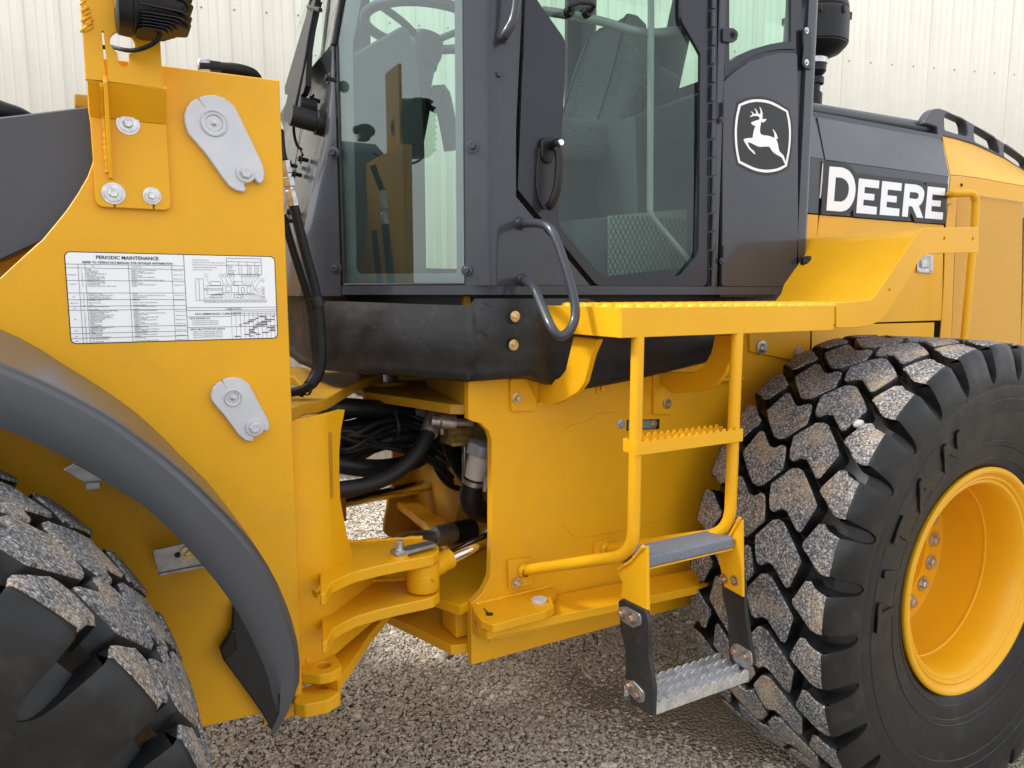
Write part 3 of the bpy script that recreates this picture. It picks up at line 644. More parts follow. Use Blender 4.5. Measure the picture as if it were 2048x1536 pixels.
# ---- pin retainers
def retainer(outline, cen, rad_px, bpx, wr, br, nip):
    Yp = FP - .014
    r0 = plate('pin_retainer', fillet(YL(outline, Yp), .004, 2), side(Yp), .014, SILV, LD, bev=.002)
    c = onY(*cen, Yp); R = (onY(cen[0] + rad_px, cen[1], Yp) - c).length
    # shallow dished pin end let into the plate
    lathe('pin_end', [(0, .001), (R * .62, .0012), (R * .70, .0035), (R * .98, .0042), (R * 1.04, .0022), (R * 1.1, -.001)], c + Vector((0, 0, 0)), (0, -1, 0), SILV, r0, 32)
    lathe('pin_bore', [(R * .60, .0014), (R * .66, .0022), (R * .93, .0046), (R * .99, .0046)], c, (0, -1, 0), STEEL, r0, 32)
    lathe('grease_nipple', [(0, .010), (.0022, .010), (.003, .007), (.0055, .006), (.0055, .002), (.006, .0)], c, (0, -1, 0), ZINC, r0, 8)
    b = onY(*bpx, Yp); lathe('washer', [(wr * .3, 0), (wr, 0), (wr, .003), (wr * .96, .004), (wr * .3, .004)], b, (0, -1, 0), SILV, r0, 28); bolt(b + Vector((0, -.003, 0)), (0, -1, 0), br, SILV, r0, False)
    return r0, c, R
o1 = zc(0, 0, 3.2, [(1180, 740), (1195, 690), (1228, 648), (1262, 626), (1290, 655), (1318, 692), (1316, 694), (1288, 660), (1270, 622), (1320, 609), (1375, 607), (1440, 628), (1500, 678), (1535, 745), (1600, 880), (1680, 1050), (1695, 1105), (1690, 1150), (1668, 1178), (1645, 1165), (1630, 1142), (1600, 1165), (1560, 1180), (1576, 1210), (1560, 1231), (1510, 1218), (1465, 1190), (1420, 1130), (1310, 975), (1205, 855), (1186, 800)])
retainer(o1, (1370 / 3.2, 790 / 3.2), 26, (1572 / 3.2, 1108 / 3.2), .0205, .0125, 1)
o2 = zc(0, 440, 3.2, [(1350, 1125), (1362, 1078), (1395, 1045), (1417, 1030), (1440, 1062), (1460, 1084), (1457, 1086), (1434, 1062), (1424, 1026), (1450, 1014), (1500, 1008), (1550, 1018), (1595, 1052), (1620, 1100), (1720, 1285), (1727, 1330), (1710, 1357), (1690, 1345), (1660, 1372), (1622, 1392), (1625, 1408), (1608, 1420), (1570, 1412), (1525, 1375), (1440, 1258), (1372, 1180), (1352, 1150)])
retainer(o2, (1490 / 3.2, 440 + 1138 / 3.2), 17, (1630 / 3.2, 440 + 1326 / 3.2), .0205, .0125, 1)
# ---- maintenance decal
DY = FP - .0009
dp = [onY(x, y, DY) for x, y in ((125, 503), (549, 512), (557, 676), (144, 689))]
dx0 = (dp[0].x + dp[3].x) / 2; dx1 = (dp[1].x + dp[2].x) / 2; dz1 = (dp[0].z + dp[1].z) / 2; dz0 = (dp[2].z + dp[3].z) / 2
DW, DH = dx1 - dx0, dz1 - dz0
def DF(lift): return frame((dx0, DY - lift, dz0), (1, 0, 0), (0, 0, 1))
dec = plate('maintenance_decal', fillet([(0, 0), (DW, 0), (DW, DH), (0, DH)], .012, 5), DF(0), .0008, INK, LD, bev=.0001, sm=False)
plate('decal_face', fillet([(.0018, .0018), (DW - .0018, .0018), (DW - .0018, DH - .0018), (.0018, DH - .0018)], .0105, 5), DF(.0004), .0006, WHT, dec, bev=.00008, sm=False)
dm = []; lines = []
TF = DF(.0011)
def dt(s, u, v, h, sx=1.0, bold=0.0, al='LEFT'): dm.append(text_mesh(s, h, TF @ Matrix.Translation((u * DW, v * DH, 0)), INK, sx, bold, al))
def dr(u0, v0, u1, v1, lift=0):
    lines.append(([TF @ Vector((u0 * DW, v0 * DH, lift)), TF @ Vector((u1 * DW, v0 * DH, lift)), TF @ Vector((u1 * DW, v1 * DH, lift)), TF @ Vector((u0 * DW, v1 * DH, lift))], [(0, 1, 2, 3)]))
def hl(u0, u1, v, w=.0045): dr(u0, v - w / 2, u1, v + w / 2, .00005)
def vl(u, v0, v1, w=.0016): dr(u - w / 2, v0, u + w / 2, v1)
dm.append(text_fit('PERIODIC MAINTENANCE', .0070, .28 * DW, TF @ Matrix.Translation((.275 * DW, .925 * DH, 0)), .00022)); dm.append(text_fit("REFER TO OPERATOR'S MANUAL FOR DETAILED INFORMATION", .0044, .405 * DW, TF @ Matrix.Translation((.278 * DW, .876 * DH, 0)), .00012))
vl(.535, .0, 1.0, .0022); vl(.055, .0, .865); vl(.085, 0, .865); vl(.275, 0, .865); vl(.475, 0, .865)
rows = [.865, .825, .685, .55, .478, .405, .36, .175, .09 + .06, .07, .0]
rows = [.865, .825, .69, .555, .485, .415, .372, .19, .155, .085]
for v in (.865, .825, .690, .555, .482, .412, .368, .182, .062 + .0): hl(.0, .535, v, .004)
hl(0, .535, .115, .004)
sect = [(.81, .70, 8), (.68, .63, 4), (.545, .49, 4), (.475, .42, 3), (.405, .375, 2), (.36, .19, 12), (.175, .12, 5), (.105, .07, 3), (.05, .02, 2)]
W1 = ['TIRES', 'WHEEL BOLTS', 'AIR CLEANER', 'BELT FAN ALTERNATOR', 'FUEL TANK', 'PRIMARY FUEL FILTER', 'CAB FRESH AIR FILTER', 'CAB AIR FILTER', 'COOLANT RECOVERY TANK LEVEL', 'DUST UNLOADER VALVE', 'ENGINE OIL LEVEL', 'HYDRAULIC SYSTEM OIL LEVEL', 'TRANSMISSION OIL LEVEL', 'STEERING CYLINDER PIVOTS', 'DRIVE LINE SPLINE', 'BATTERY LEVEL', 'REAR AXLE OIL']
W2 = ['INSPECT AND CHECK PRESSURE', 'CHECK TORQUE', 'CLEAN OR REPLACE ELEMENT', 'INSPECT', 'CLEAN FILTER', 'DRAIN WATER AND SEDIMENT', 'CHECK', 'GREASE UNTIL IT ESCAPES AROUND SEALS', 'DRAIN AND REFILL', 'REPLACE']
i = 0
for a, b, n in sect:
    dt(['AS REQUIRED', '10 OR DAILY', '100', 'FIRST 100', '250', '500', '1000', '2000', '4000'][i % 9][:9], .027, (a + b) / 2 - .01, .0022, 1, 0, 'CENTER')
    for k in range(n):
        v = a - (a - b) * k / max(1, n - 1) - .006 if n > 1 else a
        dt(W1[(i * 5 + k) % len(W1)], .09, v, .0022, 1.05); dt(str((i * 7 + k * 3) % 30 + 1), .066, v, .0022); dt(W2[(i * 3 + k) % len(W2)], .285, v, .0022, 1.05)
        if (k + i) % 3 == 0: dt('GREASE OR OIL', .48, v, .0020)
    i += 1
dt('ITEM', .11, .84, .0022); dt('DESCRIPTION', .29, .84, .0022)
for k, s in enumerate(('SEE OPERATORS MANUAL', 'INTERVAL MAY VARY WITH SEVERE CONDITIONS', 'SERVICE MORE OFTEN IF FUEL SULFUR EXCEEDS LIMIT', 'CHANGE FILTERS WHEN INDICATED', 'INSPECT HOSES AND CLAMPS')): dt(s, .575, .93 - k * .028, .0021, 1.0)
# refill table
for v in (.965, .925, .885, .775): hl(.745, .925, v, .004)
for u in (.745, .807, .85, .89, .925): vl(u, .775, .965 if u in (.745, .925) else .925)
for k in range(6): dt(['ENGINE', 'COOLANT', 'AXLES', 'TRANSMISSION', 'HYDRAULIC', 'FUEL TANK'][k], .75, .865 - k * .0165, .0018); [dt(s, u, .865 - k * .0165, .0018) for s, u in (('19 L', .815), ('5 GAL', .857), ('20 QT', .896))]
# top view diagram
def bx(u0, v0, u1, v1): hl(u0, u1, v0, .0035); hl(u0, u1, v1, .0035); vl(u0, v0, v1, .0014); vl(u1, v0, v1, .0014)
bx(.585, .47, .625, .72); vl(.603, .47, .72); bx(.64, .54, .72, .64); bx(.66, .645, .71, .69); bx(.66, .50, .71, .535); bx(.72, .56, .80, .65); bx(.775, .645, .82, .69); bx(.775, .50, .82, .535); bx(.80, .54, .88, .645); bx(.815, .56, .83, .62); bx(.845, .555, .865, .63); bx(.625, .59, .72, .605); bx(.735, .58, .765, .63)
def circ(u, v, s):
    vs, fs = [], []
    for k in range(16):
        a = 2 * math.pi * k / 16
        for r in (.0042, .0038): vs.append(TF @ Vector((u * DW + r * math.cos(a), v * DH + r * math.sin(a), 0)))
    for k in range(16): fs.append((2 * k, 2 * k + 1, (2 * k + 3) % 32, (2 * k + 2) % 32))
    lines.append((vs, fs)); dt(s, u, v - .012, .0036, 1, 0, 'CENTER')
def seg(u0, v0, u1, v1):
    a = Vector((u0 * DW, v0 * DH)); b = Vector((u1 * DW, v1 * DH)); n = (b - a).normalized(); n = Vector((-n.y, n.x)) * .00022
    lines.append(([TF @ Vector((*q, .0001)) for q in (a - n, b - n, b + n, a + n)], [(0, 1, 2, 3)]))
for k, (u, tu) in enumerate(((.64, .655), (.714, .728), (.736, .748), (.757, .775), (.777, .785), (.82, .835), (.841, .845), (.862, .855), (.884, .86), (.905, .865))): circ(u, .762, str(k + 1)); seg(u, .735, tu, .645)
for k, v in enumerate((.71, .61, .565, .515)): circ(.928, v, str(k + 11)); seg(.915, v, .885, .60)
for k in range(16): u = .935 - k * .0202; circ(u, .462 - (0 if k else 0), str(15 + k)); seg(u, .49, .70 + (u - .63) * .55, .56)
hl(.535, 1.0, .385); hl(.535, 1.0, .352); dt('LUBRICANTS', .77, .358, .0036, 1.15, .00003, 'CENTER'); hl(.535, .755, .278); hl(.535, 1.0, .155)
dt('RECOMMENDED LUBRICANTS', .575, .300, .0042, 1.2, .00005); dt('(EO) ENGINE OIL', .548, .25, .0034, 1.15, .00004); dt('(MPG) MULTIPURPOSE GREASE', .548, .125, .0034, 1.1, .00004)
for k in range(3): dt('OILS MEETING SERVICE CLASSIFICATION', .56, .225 - k * .022, .0021)
for k in range(4): dt('GREASE WITH EXTREME PRESSURE ADDITIVES', .56, .10 - k * .022, .0021)
for k in range(11): vl(.757 + k * .0228, 0, .33 if k else .352, .0011)
hl(.757, 1.0, .33, .003); hl(.757, 1.0, .31, .003); hl(.757, 1.0, .288, .003)
for k, (a, b, c, d) in enumerate(((.90, .94, .97, .985), (.88, .90, .93, .945), (.85, .885, .93, .985), (.84, .87, .91, .965), (.815, .85, .89, .945), (.795, .81, .88, .945), (.865, .93, .965, .985), (.865, .89, .94, .985), (.845, .875, .96, .985), (.845, .87, .95, .985), (.845, .885, .915, .95), (.82, .85, .88, .905), (.77, .80, .845, .865))):
    v = .272 - k * .0195; dr(a, v - .005, b, v + .005, .0001); dr(c, v - .005, d, v + .005, .0001)
o = link('decal_lettering', merge(dm, 'decal_lettering'), INK, dec, kind='stuff')
V, Fc = join_data(lines); o = link('decal_lines', mesh_from('decal_lines', V, Fc), INK, dec, kind='stuff')
# ---- fender
def resamp(px, n):
    P = [Vector(p) for p in px]; P = [Vector((q.x, q.y)) for q in catmull([Vector((p.x, p.y, 0)) for p in P], 6)]
    d = [0]
    for i in range(1, len(P)): d.append(d[-1] + (P[i] - P[i - 1]).length)
    out = []
    for k in range(n):
        t = d[-1] * k / (n - 1); i = max(1, next((j for j in range(len(d)) if d[j] >= t - 1e-9), len(d) - 1)); s = (t - d[i - 1]) / max(1e-9, d[i] - d[i - 1]); out.append(P[i - 1].lerp(P[i], s))
    return out
FC = Vector((-.57, .67)); NF = 44
Yo = 1.385
_tip = onY(547, 1466, Yo); a_end = math.degrees(math.atan2(_tip.z - FC.y, _tip.x - FC.x))
angs = [math.radians(118 - (118 - a_end) * k / (NF - 1)) for k in range(NF)]
def by_angle(px, Y, ext):
    P = sorted([(math.atan2(z - FC.y, x - FC.x), math.hypot(x - FC.x, z - FC.y)) for x, z in YL([tuple(p) for p in px], Y)])
    return [float(np.interp(a, [p[0] for p in P], [p[1] for p in P])) for a in angs]
Tl = [(0, 663), (62, 693), (125, 734), (200, 780), (266, 827), (312, 868), (362, 920), (414, 970), (455, 1024), (497, 1078), (538, 1144), (566, 1200)]
Bl = [(0, 737), (94, 777), (219, 843), (290, 895), (414, 1003), (497, 1090), (545, 1165), (575, 1235), (592, 1300), (596, 1355), (588, 1409), (572, 1440), (548, 1464)]
Ll = [(0, 855), (78, 887), (134, 915), (207, 962), (290, 1012), (331, 1049), (389, 1111), (435, 1165), (476, 1223), (517, 1302), (542, 1364), (552, 1422), (546, 1464)]
rT = by_angle(Tl, FP, 0); rB = by_angle(Bl, Yo, 0); rL = by_angle(Ll, Yo - .004, 0)
vs = []; fs = []
for k, a in enumerate(angs):
    c, s = math.cos(a), math.sin(a); t, b, l = rT[k], rB[k], rL[k]; b = max(b, l + .001); t = t if math.degrees(a) > 32 else min(t, b - .004)
    rb = min(.012, (b - l) * .6)
    sec = [(FP - .002, t), (FP - .05, t + .002), (Yo + .14, b + (t - b) * .40 + .004), (Yo + .034, b + .0035), (Yo + .022, b + .003), (Yo + .012, b + .0008), (Yo + .006, b - .005 * min(1, rb / .02)), (Yo + .001, b - rb * .7), (Yo - .001, b - rb - .02 * min(1, (b - l) / .05)), (Yo + .002, l + .012 * min(1, (b - l) / .03)), (Yo + .006, l)]
    tp = max(0, (k - (NF - 11)) / 10)
    sec = [(y + (Yo + .012 - y) * tp if y > Yo + .012 else y, r + ((l + b) / 2 - r) * max(0, tp * 5 - 4) * .9) for y, r in sec]
    for y, r in sec: vs.append((FC.x + c * r, y, FC.y + s * r))
m = len(sec)
for k in range(NF - 1):
    for j in range(m - 1): a = k * m + j; fs.append((a, a + m, a + m + 1, a + 1))
me = mesh_from('front_fender', vs, fs)
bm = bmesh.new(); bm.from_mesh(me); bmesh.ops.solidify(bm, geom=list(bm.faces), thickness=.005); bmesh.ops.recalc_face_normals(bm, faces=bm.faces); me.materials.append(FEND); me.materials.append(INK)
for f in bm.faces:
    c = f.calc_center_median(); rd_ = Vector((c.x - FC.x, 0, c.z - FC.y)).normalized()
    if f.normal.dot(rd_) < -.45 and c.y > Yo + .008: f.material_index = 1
bm.to_mesh(me); bm.free(); smooth(me, 30)
fen = link('front_fender', me, None, LD)
for x, y in ((1000 / 3.2 - 16, 440 + 1378 / 3.2), (1045 / 3.2, 440 + 1458 / 3.2)):
    lathe('rivet', [(0, .005), (.006, .0045), (.010, .002), (.011, 0)], onY(x, y, FP - .03) + Vector((-.004, 0, -.005)), (.6, -.25, .75), ZINC, fen, 16)
# fender brackets and the black flap behind its lower end
def strip(px, Y, bolt_at=None, slotc=None):
    b_ = pl_px('fender_bracket', px, Y, .004, STEEL, fen, bev=.0006)
    return b_
s1 = strip([(127, 940), (148, 927), (205, 958), (186, 976)], FP - .10); box('bracket_lip', onY(172, 981, FP - .11), onY(200, 962, FP - .105), STEEL, fen, .001)
s2 = strip([(305, 1101), (372, 1086), (420, 1128), (317, 1148)], FP - .06)
pl_px('bracket_lip', [(317, 1147), (420, 1127), (424, 1133), (318, 1153)], FP - .064, .003, STEEL, fen)
lathe('washer', [(.006, 0), (.0165, 0), (.0165, .003), (.006, .004)], onY(377, 1106, FP - .062), (0, -1, 0), GOLD, fen, 20); bolt(onY(377, 1106, FP - .064), (0, -1, 0), .0078, GOLD, fen, False)
lathe('slot_hole', [(0, .0005), (.0062, .0005)], onY(355, 1110, FP - .0612), (0, -1, 0), BLK, fen, 14)
flap = [(467, 1208), (464, 1262), (440, 1300), (447, 1320), (478, 1362), (524, 1426), (546, 1466), (590, 1400), (596, 1330), (560, 1230), (510, 1190)]
pl_px('mud_flap', flap, FP - .022, .018, INK, fen, bev=.003)
pl_px('flap_channel', [(463, 1262), (470, 1262), (474, 1300), (449, 1322), (440, 1300)], FP - .034, .012, BLK, fen, bev=.003)
# ---- hose fitting behind the top edge
tube('hydraulic_hose', [onY(398, 134, 1.83), onY(440, 136, 1.83), onY(478, 139, 1.83), onY(508, 150, 1.86), onY(520, 175, 1.9)], .0125, HOSE, LD, cm=True)
box('hose_fitting', onY(397, 142, 1.82), onY(418, 126, 1.85), STEEL, LD, .003); box('hose_fitting', onY(419, 145, 1.82), onY(440, 130, 1.85), BLK, LD, .003)
# ================================================================== articulation, front half
XR = xr
ZH = 1.318
hp = [(588.5, 815), (601, 809), (638, 802), (654, 797), (687, 778), (712.6, 764), (746, 752), (775, 745), (804, 740), (831, 737)]
Ph = [tuple(onZ(x, y, ZH))[:2] for x, y in hp]
mir = lambda P: [(x, 4.8 - y) for x, y in reversed(P)]
nose = [(Ph[-1][0] + .05, 2.40 - .02), (Ph[-1][0] + .05, 2.42)]
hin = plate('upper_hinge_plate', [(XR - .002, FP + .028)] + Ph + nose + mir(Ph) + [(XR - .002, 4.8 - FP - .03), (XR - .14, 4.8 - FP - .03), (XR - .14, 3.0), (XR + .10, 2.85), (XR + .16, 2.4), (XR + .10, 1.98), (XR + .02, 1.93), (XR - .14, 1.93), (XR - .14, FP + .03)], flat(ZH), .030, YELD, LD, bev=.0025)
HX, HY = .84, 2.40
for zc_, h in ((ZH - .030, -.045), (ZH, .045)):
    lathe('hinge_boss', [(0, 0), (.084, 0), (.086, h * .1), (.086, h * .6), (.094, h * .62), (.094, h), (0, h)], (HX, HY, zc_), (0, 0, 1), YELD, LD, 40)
lathe('hinge_pin', [(0, -.13), (.05, -.13), (.05, .09), (0, .09)], (HX, HY, ZH), (0, 0, 1), STEEL, LD, 24)
# vertical column: bent plate between the side plate and the hinge
ZB = .66
c0 = (XR, FP + .035); c1 = (onY(640, 900, 1.765).x, 1.765)
pth = fillet([(XR - .01, FP + .034, 0), (XR + .045, FP + .036, .0), (onY(655, 900, 1.78).x, 1.775, .05), (XR + .30, 2.00, 0), (XR + .31, 2.02, 0), (XR + .06, 1.80, .06), (XR, 1.76, 0), (XR - .01, 1.76, 0)], 0, 6)
opn = zc(540, 840, 3.657, [(500, -100), (503, 100), (497, 260), (500, 380), (520, 560), (555, 800), (570, 900)])
cv = []; cf = []
zs = [1.288, 1.24, 1.18, 1.12, 1.06, 1.0, .95, .89, .84, .78, .72, ZB]
# the diagonal wall is cut away: its free edge follows the opening in the photograph
edge = {1.288: (692, 792), 1.24: (683, 822), 1.18: (678, 862), 1.12: (677, 905), 1.06: (677.5, 945), 1.0: (684, 1000), .95: (690, 1045), .89: (700, 1088)}
d0 = Vector((onY(652, 900, 1.775).x, 1.775)); dd = Vector((.74, .67)).normalized()
def on_diag(px):
    r = _ray(px, 900); 
    # solve d0 + dd*t = s*(r.x, r.y)
    A = np.array([[dd.x, -r.x], [dd.y, -r.y]]); t, s = np.linalg.solve(A, [-d0.x, -d0.y]); return max(.01, float(t))
def colw(z):
    if z in edge: t = on_diag(edge[z][0])
    else: t = .32
    base = [(XR - .005, FP + .036), (XR + .02, FP + .036), (d0.x - .03, d0.y - .012), (d0.x - .012, d0.y - .004)]
    q = [(d0.x + dd.x * t * k / 5, d0.y + dd.y * t * k / 5) for k in range(1, 6)]
    return base + [(d0.x + .004, d0.y + .003)] + q
for z in zs:
    for x, y in colw(z): cv.append((x, y, z))
mcol = len(colw(1.24))
for j in range(len(zs) - 1):
    for i in range(mcol - 1): a = j * mcol + i; cf.append((a, a + 1, a + mcol + 1, a + mcol))
me = mesh_from('hinge_column', cv, cf); bm = bmesh.new(); bm.from_mesh(me); bmesh.ops.recalc_face_normals(bm, faces=bm.faces)
if sum(f.normal.y for f in bm.faces) > 0: bmesh.ops.reverse_faces(bm, faces=bm.faces)
bmesh.ops.solidify(bm, geom=list(bm.faces), thickness=.022); bm.to_mesh(me); bm.free(); smooth(me, 40)
col_ = link('hinge_column', me, YEL, LD)
sx = onY(658, 925, 1.765)
slotp = [(0, .0)]; sl = fillet([(-.005, -.085), (.005, -.085), (.005, .085), (-.005, .085)], .0049, 4)
plate('lifting_slot', sl, frame((d0.x + dd.x * on_diag(660) + .0025, d0.y + dd.y * on_diag(660) - .0032, onY(659.5, 928, 1.80).z), (.74, .67, 0), (0, 0, 1)), .004, YELD, col_, bev=.001)
# horizontal floor visible through the opening, far-side column and plates
box('far_column', (XR + .35, 2.86, .62), (XR + .42, 3.02, 1.29), YELD, LD, .01)
# ---- steering cylinder clevis (two arms)
def arm(Z, top_px, th, dyo=0):
    P = [tuple(onZ(x, y, Z))[:2] for x, y in top_px]
    return plate('steering_bracket', fillet(P, .012, 3), flat(Z), th, YEL, LD, bev=.003)
ZA = .892
armo = [(640, 1190), (652, 1184), (664, 1165), (685, 1154), (712, 1143), (760, 1131), (800, 1123), (845, 1115), (867, 1110), (878, 1101), (878, 1092), (868, 1083), (845, 1078), (780, 1082), (697, 1086), (668, 1098), (640, 1125)]
a1 = arm(ZA, armo, .030)
P = [tuple(onZ(x, y, ZA))[:2] for x, y in armo]
a2 = plate('steering_bracket', fillet(P, .012, 3), flat(ZA - .118), .030, YEL, LD, bev=.003)
ec = onZ(845, 1099, ZA)
ey = lathe('cylinder_eye', [(0, 0), (.042, 0), (.0455, -.004), (.0455, -.030), (.0468, -.031), (.0468, -.034), (.0455, -.035), (.0455, -.072), (.042, -.078), (0, -.078)], (ec.x, ec.y, ZA - .034), (0, 0, 1), YEL, LD, 32)
lathe('grease_nipple', [(0, .012), (.003, .012), (.004, .008), (.005, .004), (.006, 0)], (ec.x + .012, ec.y - .046, ZA - .070), (.2, -1, 0), YEL, ey, 8)
rd = (Vector((1.60, 2.02, ZA + .06)) - Vector((ec.x, ec.y, ZA - .058))).normalized(); e0 = Vector((ec.x, ec.y, ZA - .062))
ey2 = lathe('rod_collar', [(0, .03), (.031, .03), (.031, .062), (.0285, .066), (.0285, .096), (0, .096)], e0, rd, YEL, LD, 24)
lathe('cylinder_rod', [(0, .09), (.0225, .09), (.0225, .60), (0, .60)], e0, rd, CHRM, LD, 32)
lathe('cylinder_barrel', [(0, .42), (.048, .42), (.052, .425), (.052, .46), (.046, .465), (.046, .95), (0, .95)], e0, rd, YELD, LD, 28)
# keeper plate with bolt on the top arm
kp0 = onZ(797, 1098, ZA + .024); kp1 = onZ(857, 1083, ZA + .024)
dv = (kp1 - kp0); kd = Vector((dv.x, dv.y)).normalized(); kn = Vector((-kd.y, kd.x)); q0 = Vector((kp0.x, kp0.y)); q1 = Vector((kp1.x, kp1.y)); R_ = .019
ks = [tuple(q0 + kn * R_), tuple(q0 - kn * R_), tuple(q1 - kn * R_ * .9), tuple(q1 + kn * R_ * .9)]
ks = fillet([ks[0], tuple(q0 - kd * .018 + kn * R_), tuple(q0 - kd * .018 - kn * R_), ks[1], ks[2], tuple(q1 + kd * .016 - kn * R_ * .9), tuple(q1 + kd * .016 + kn * R_ * .9), ks[3]], .016, 5)
kp = plate('pin_keeper', ks, flat(ZA + .020), .010, STEEL, LD, bev=.0012)
lathe('keeper_boss', [(0, 0), (.026, 0), (.024, .010), (0, .010)], (kp0.x, kp0.y, ZA), (0, 0, 1), YEL, kp, 24)
lathe('washer', [(0, 0), (.0185, 0), (.0185, .004), (.012, .006), (.012, .018), (0, .018)], (kp0.x + .002, kp0.y, ZA + .020), (0, 0, 1), ZINC, kp, 24)
bolt((kp0.x + .002, kp0.y, ZA + .038), (0, 0, 1), .0105, ZINC, kp, False)
for Zw in (ZA - .015, ZA - .133):
    weld('weld_bead', onZ(655, 1172, Zw), onZ(655, 1172, Zw) + Vector((-.035, -.012, -.008)), .009, YELB, a1, 6)
    weld('weld_bead', Vector((P[-3][0], P[-3][1], Zw + .018)), Vector((P[-5][0], P[-5][1], Zw + .018)), .006, YELB, a1, 20)
# ---- gusset sloping from the column foot to the lower hinge
gz = [onY(640, 1310, 1.78), onY(676, 1360, 1.78), onY(682, 1335, 1.80)]
gus = [onY(632, 1390, 1.79), onY(680, 1362, 1.79), onZ(700, 1340, .62), onZ(820, 1190, .62), onZ(770, 1180, .72), onY(700, 1210, 1.86), onY(650, 1240, 1.80)]
LZ = .640
lower = [(676, 1362), (700, 1330), (740, 1268), (790, 1208), (820, 1190), (900, 1180)]
PL = [tuple(onZ(x, y, LZ))[:2] for x, y in lower]
lh = plate('lower_hinge_plate', [(XR - .05, FP + .03), (XR + .04, FP + .04)] + PL[:5] + [(HX + .07, 2.35), (HX + .05, 2.50), (XR + .12, 2.62), (XR - .05, 2.75)], flat(LZ), .030, YEL, LD, bev=.002)
# inclined web between column and lower plate
w0 = Vector((XR + .06, 1.80, .66)); w1 = Vector((PL[3][0] - .02, PL[3][1] + .02, .66)); w2 = Vector((PL[3][0] - .0, PL[3][1] + .10, .77)); w3 = Vector((XR + .10, 1.84, .80))
wf = frame(w0, w1 - w0, Vector((0, 0, 1)))
wl_ = (w1 - w0).length
plate('hinge_web', [(-.03, -.03), (wl_, -.03), (wl_ - .02, .09), (.10, .20), (-.02, .24)], wf, .02, YEL, LD, bev=.002)
lathe('lower_hinge_boss', [(0, .03), (.10, .03), (.105, .02), (.105, -.05), (0, -.05)], (HX, HY, LZ), (0, 0, 1), YELD, LD, 36)
# ---- towing lugs low on the front frame
def lug(Z, px, hole, th=.026):
    P = fillet([tuple(onZ(x, y, Z))[:2] for x, y in px], .016, 4); hc = onZ(*hole, Z); hr = .0165
    h = [(hc.x + hr * math.cos(a), hc.y + hr * math.sin(a)) for a in [2 * math.pi * k / 20 for k in range(20)]]
    return plate('steering_stop_lug', P, flat(Z), th, YEL, LD, holes=[h], bev=.0025)
la = lug(.665, [(600, 1345), (600, 1318), (630, 1300), (655, 1290), (663, 1300), (678, 1318), (684, 1333), (664, 1346), (640, 1350)], (648, 1330))
lb = lug(.612, [(585, 1405), (600, 1378), (640, 1362), (676, 1355), (681, 1368), (680, 1385), (655, 1401), (610, 1410)], (649, 1371), .034)
tube('column_foot_weld', [onZ(610, 1322, .675), onZ(640, 1306, .675), onZ(655, 1292, .675)], .007, YELB, LD, cm=True, seg=8)
pl_px('lower_corner_plate', [(524, 1424), (606, 1400), (606, 1424), (556, 1445), (530, 1448)], FP + .03, .022, YEL, LD)
# ================================================================== rear frame
RP = 1.78
zb_ = onY(945, 1330, RP).z
o = YL([(938, 735), (937, 838)], RP) + YL(zc(540, 840, 3.657, [(1480, 10), (1540, 25), (1600, 80), (1622, 150), (1620, 900), (1610, 1150), (1560, 1260), (1500, 1320), (1465, 1335)]), RP)
xL = onY(943, 1290, RP).x
rear_out = [(o[0][0], 1.545), (o[1][0], o[1][1])] + o[2:-1] + [(xL, o[-1][1] - .002), (xL, zb_), (3.6, zb_), (3.6, 1.22), (2.24, 1.22), (2.22, 1.30), (2.22, 1.47), (2.0, 1.47), (2.0, 1.545)]
rfp = plate('rear_frame_plate', rear_out, side(RP), .028, YEL, LD, bev=.002)
plate('rear_frame_plate', [(x + (.19 if x < 1.05 else 0), z) for x, z in rear_out], side(3.0), .028, YEL, LD, bev=.002)
# shallow access cover
cov = [(1118, 912), (1118, 884), (1125, 865), (1137, 852), (1156, 845), (1175, 843), (1184, 834), (1189, 828), (1228, 824), (1231, 828), (1256, 828), (1290, 826), (1330, 830), (1350, 850), (1357, 880), (1357, 956), (1363, 960), (1364, 974), (1352, 1008), (1319, 1041), (1232, 1063), (1166, 1076), (1145, 1072), (1128, 1053), (1118, 1024), (1118, 1003), (1127, 997), (1127, 917)]
slot_ = [(1253, 840), (1319, 838), (1318, 858), (1252, 861)]
plate('access_cover', fillet(YL(cov, RP), .006, 2), side(RP - .0022), .0035, YEL, rfp, holes=[YL(slot_, RP)], bev=.001)
pl_px('cover_slot', [(1250, 838), (1321, 836), (1320, 860), (1250, 863)], RP - .0012, .002, BLK, rfp)
pl_px('slot_bracket', [(1257, 841), (1313, 840), (1312, 857), (1256, 859)], RP - .0016, .002, STEEL, rfp)
for x, y in ((1263, 850), (1309, 848)): bolt_px(x, y, RP - .002, .006, GOLD, rfp)
bolt_px(1241, 848, RP - .002, .0085, ZINC, rfp); bolt_px(1203, 776, RP, .0125, YEL, rfp)
plate('weld_boss', fillet(YL([(1190, 768), (1213, 765), (1214, 788), (1192, 788)], RP), .01, 3), side(RP - .006), .008, YEL, rfp)
for x, y in ((1523, 695), (1597, 709)): bolt(onY(x, y, RP - .010), (0, -1, 0), .0135, ZINC, rfp)
plate('bolted_side_panel', YL([(1497, 640), (1622, 640), (1619, 727), (1500, 703)], RP - .008), side(RP - .008), .008, YEL, rfp)
tube('cast_lug', [onY(1430, 760, RP - .03), onY(1486, 758, RP - .03)], .008, YEL, rfp, seg=10)
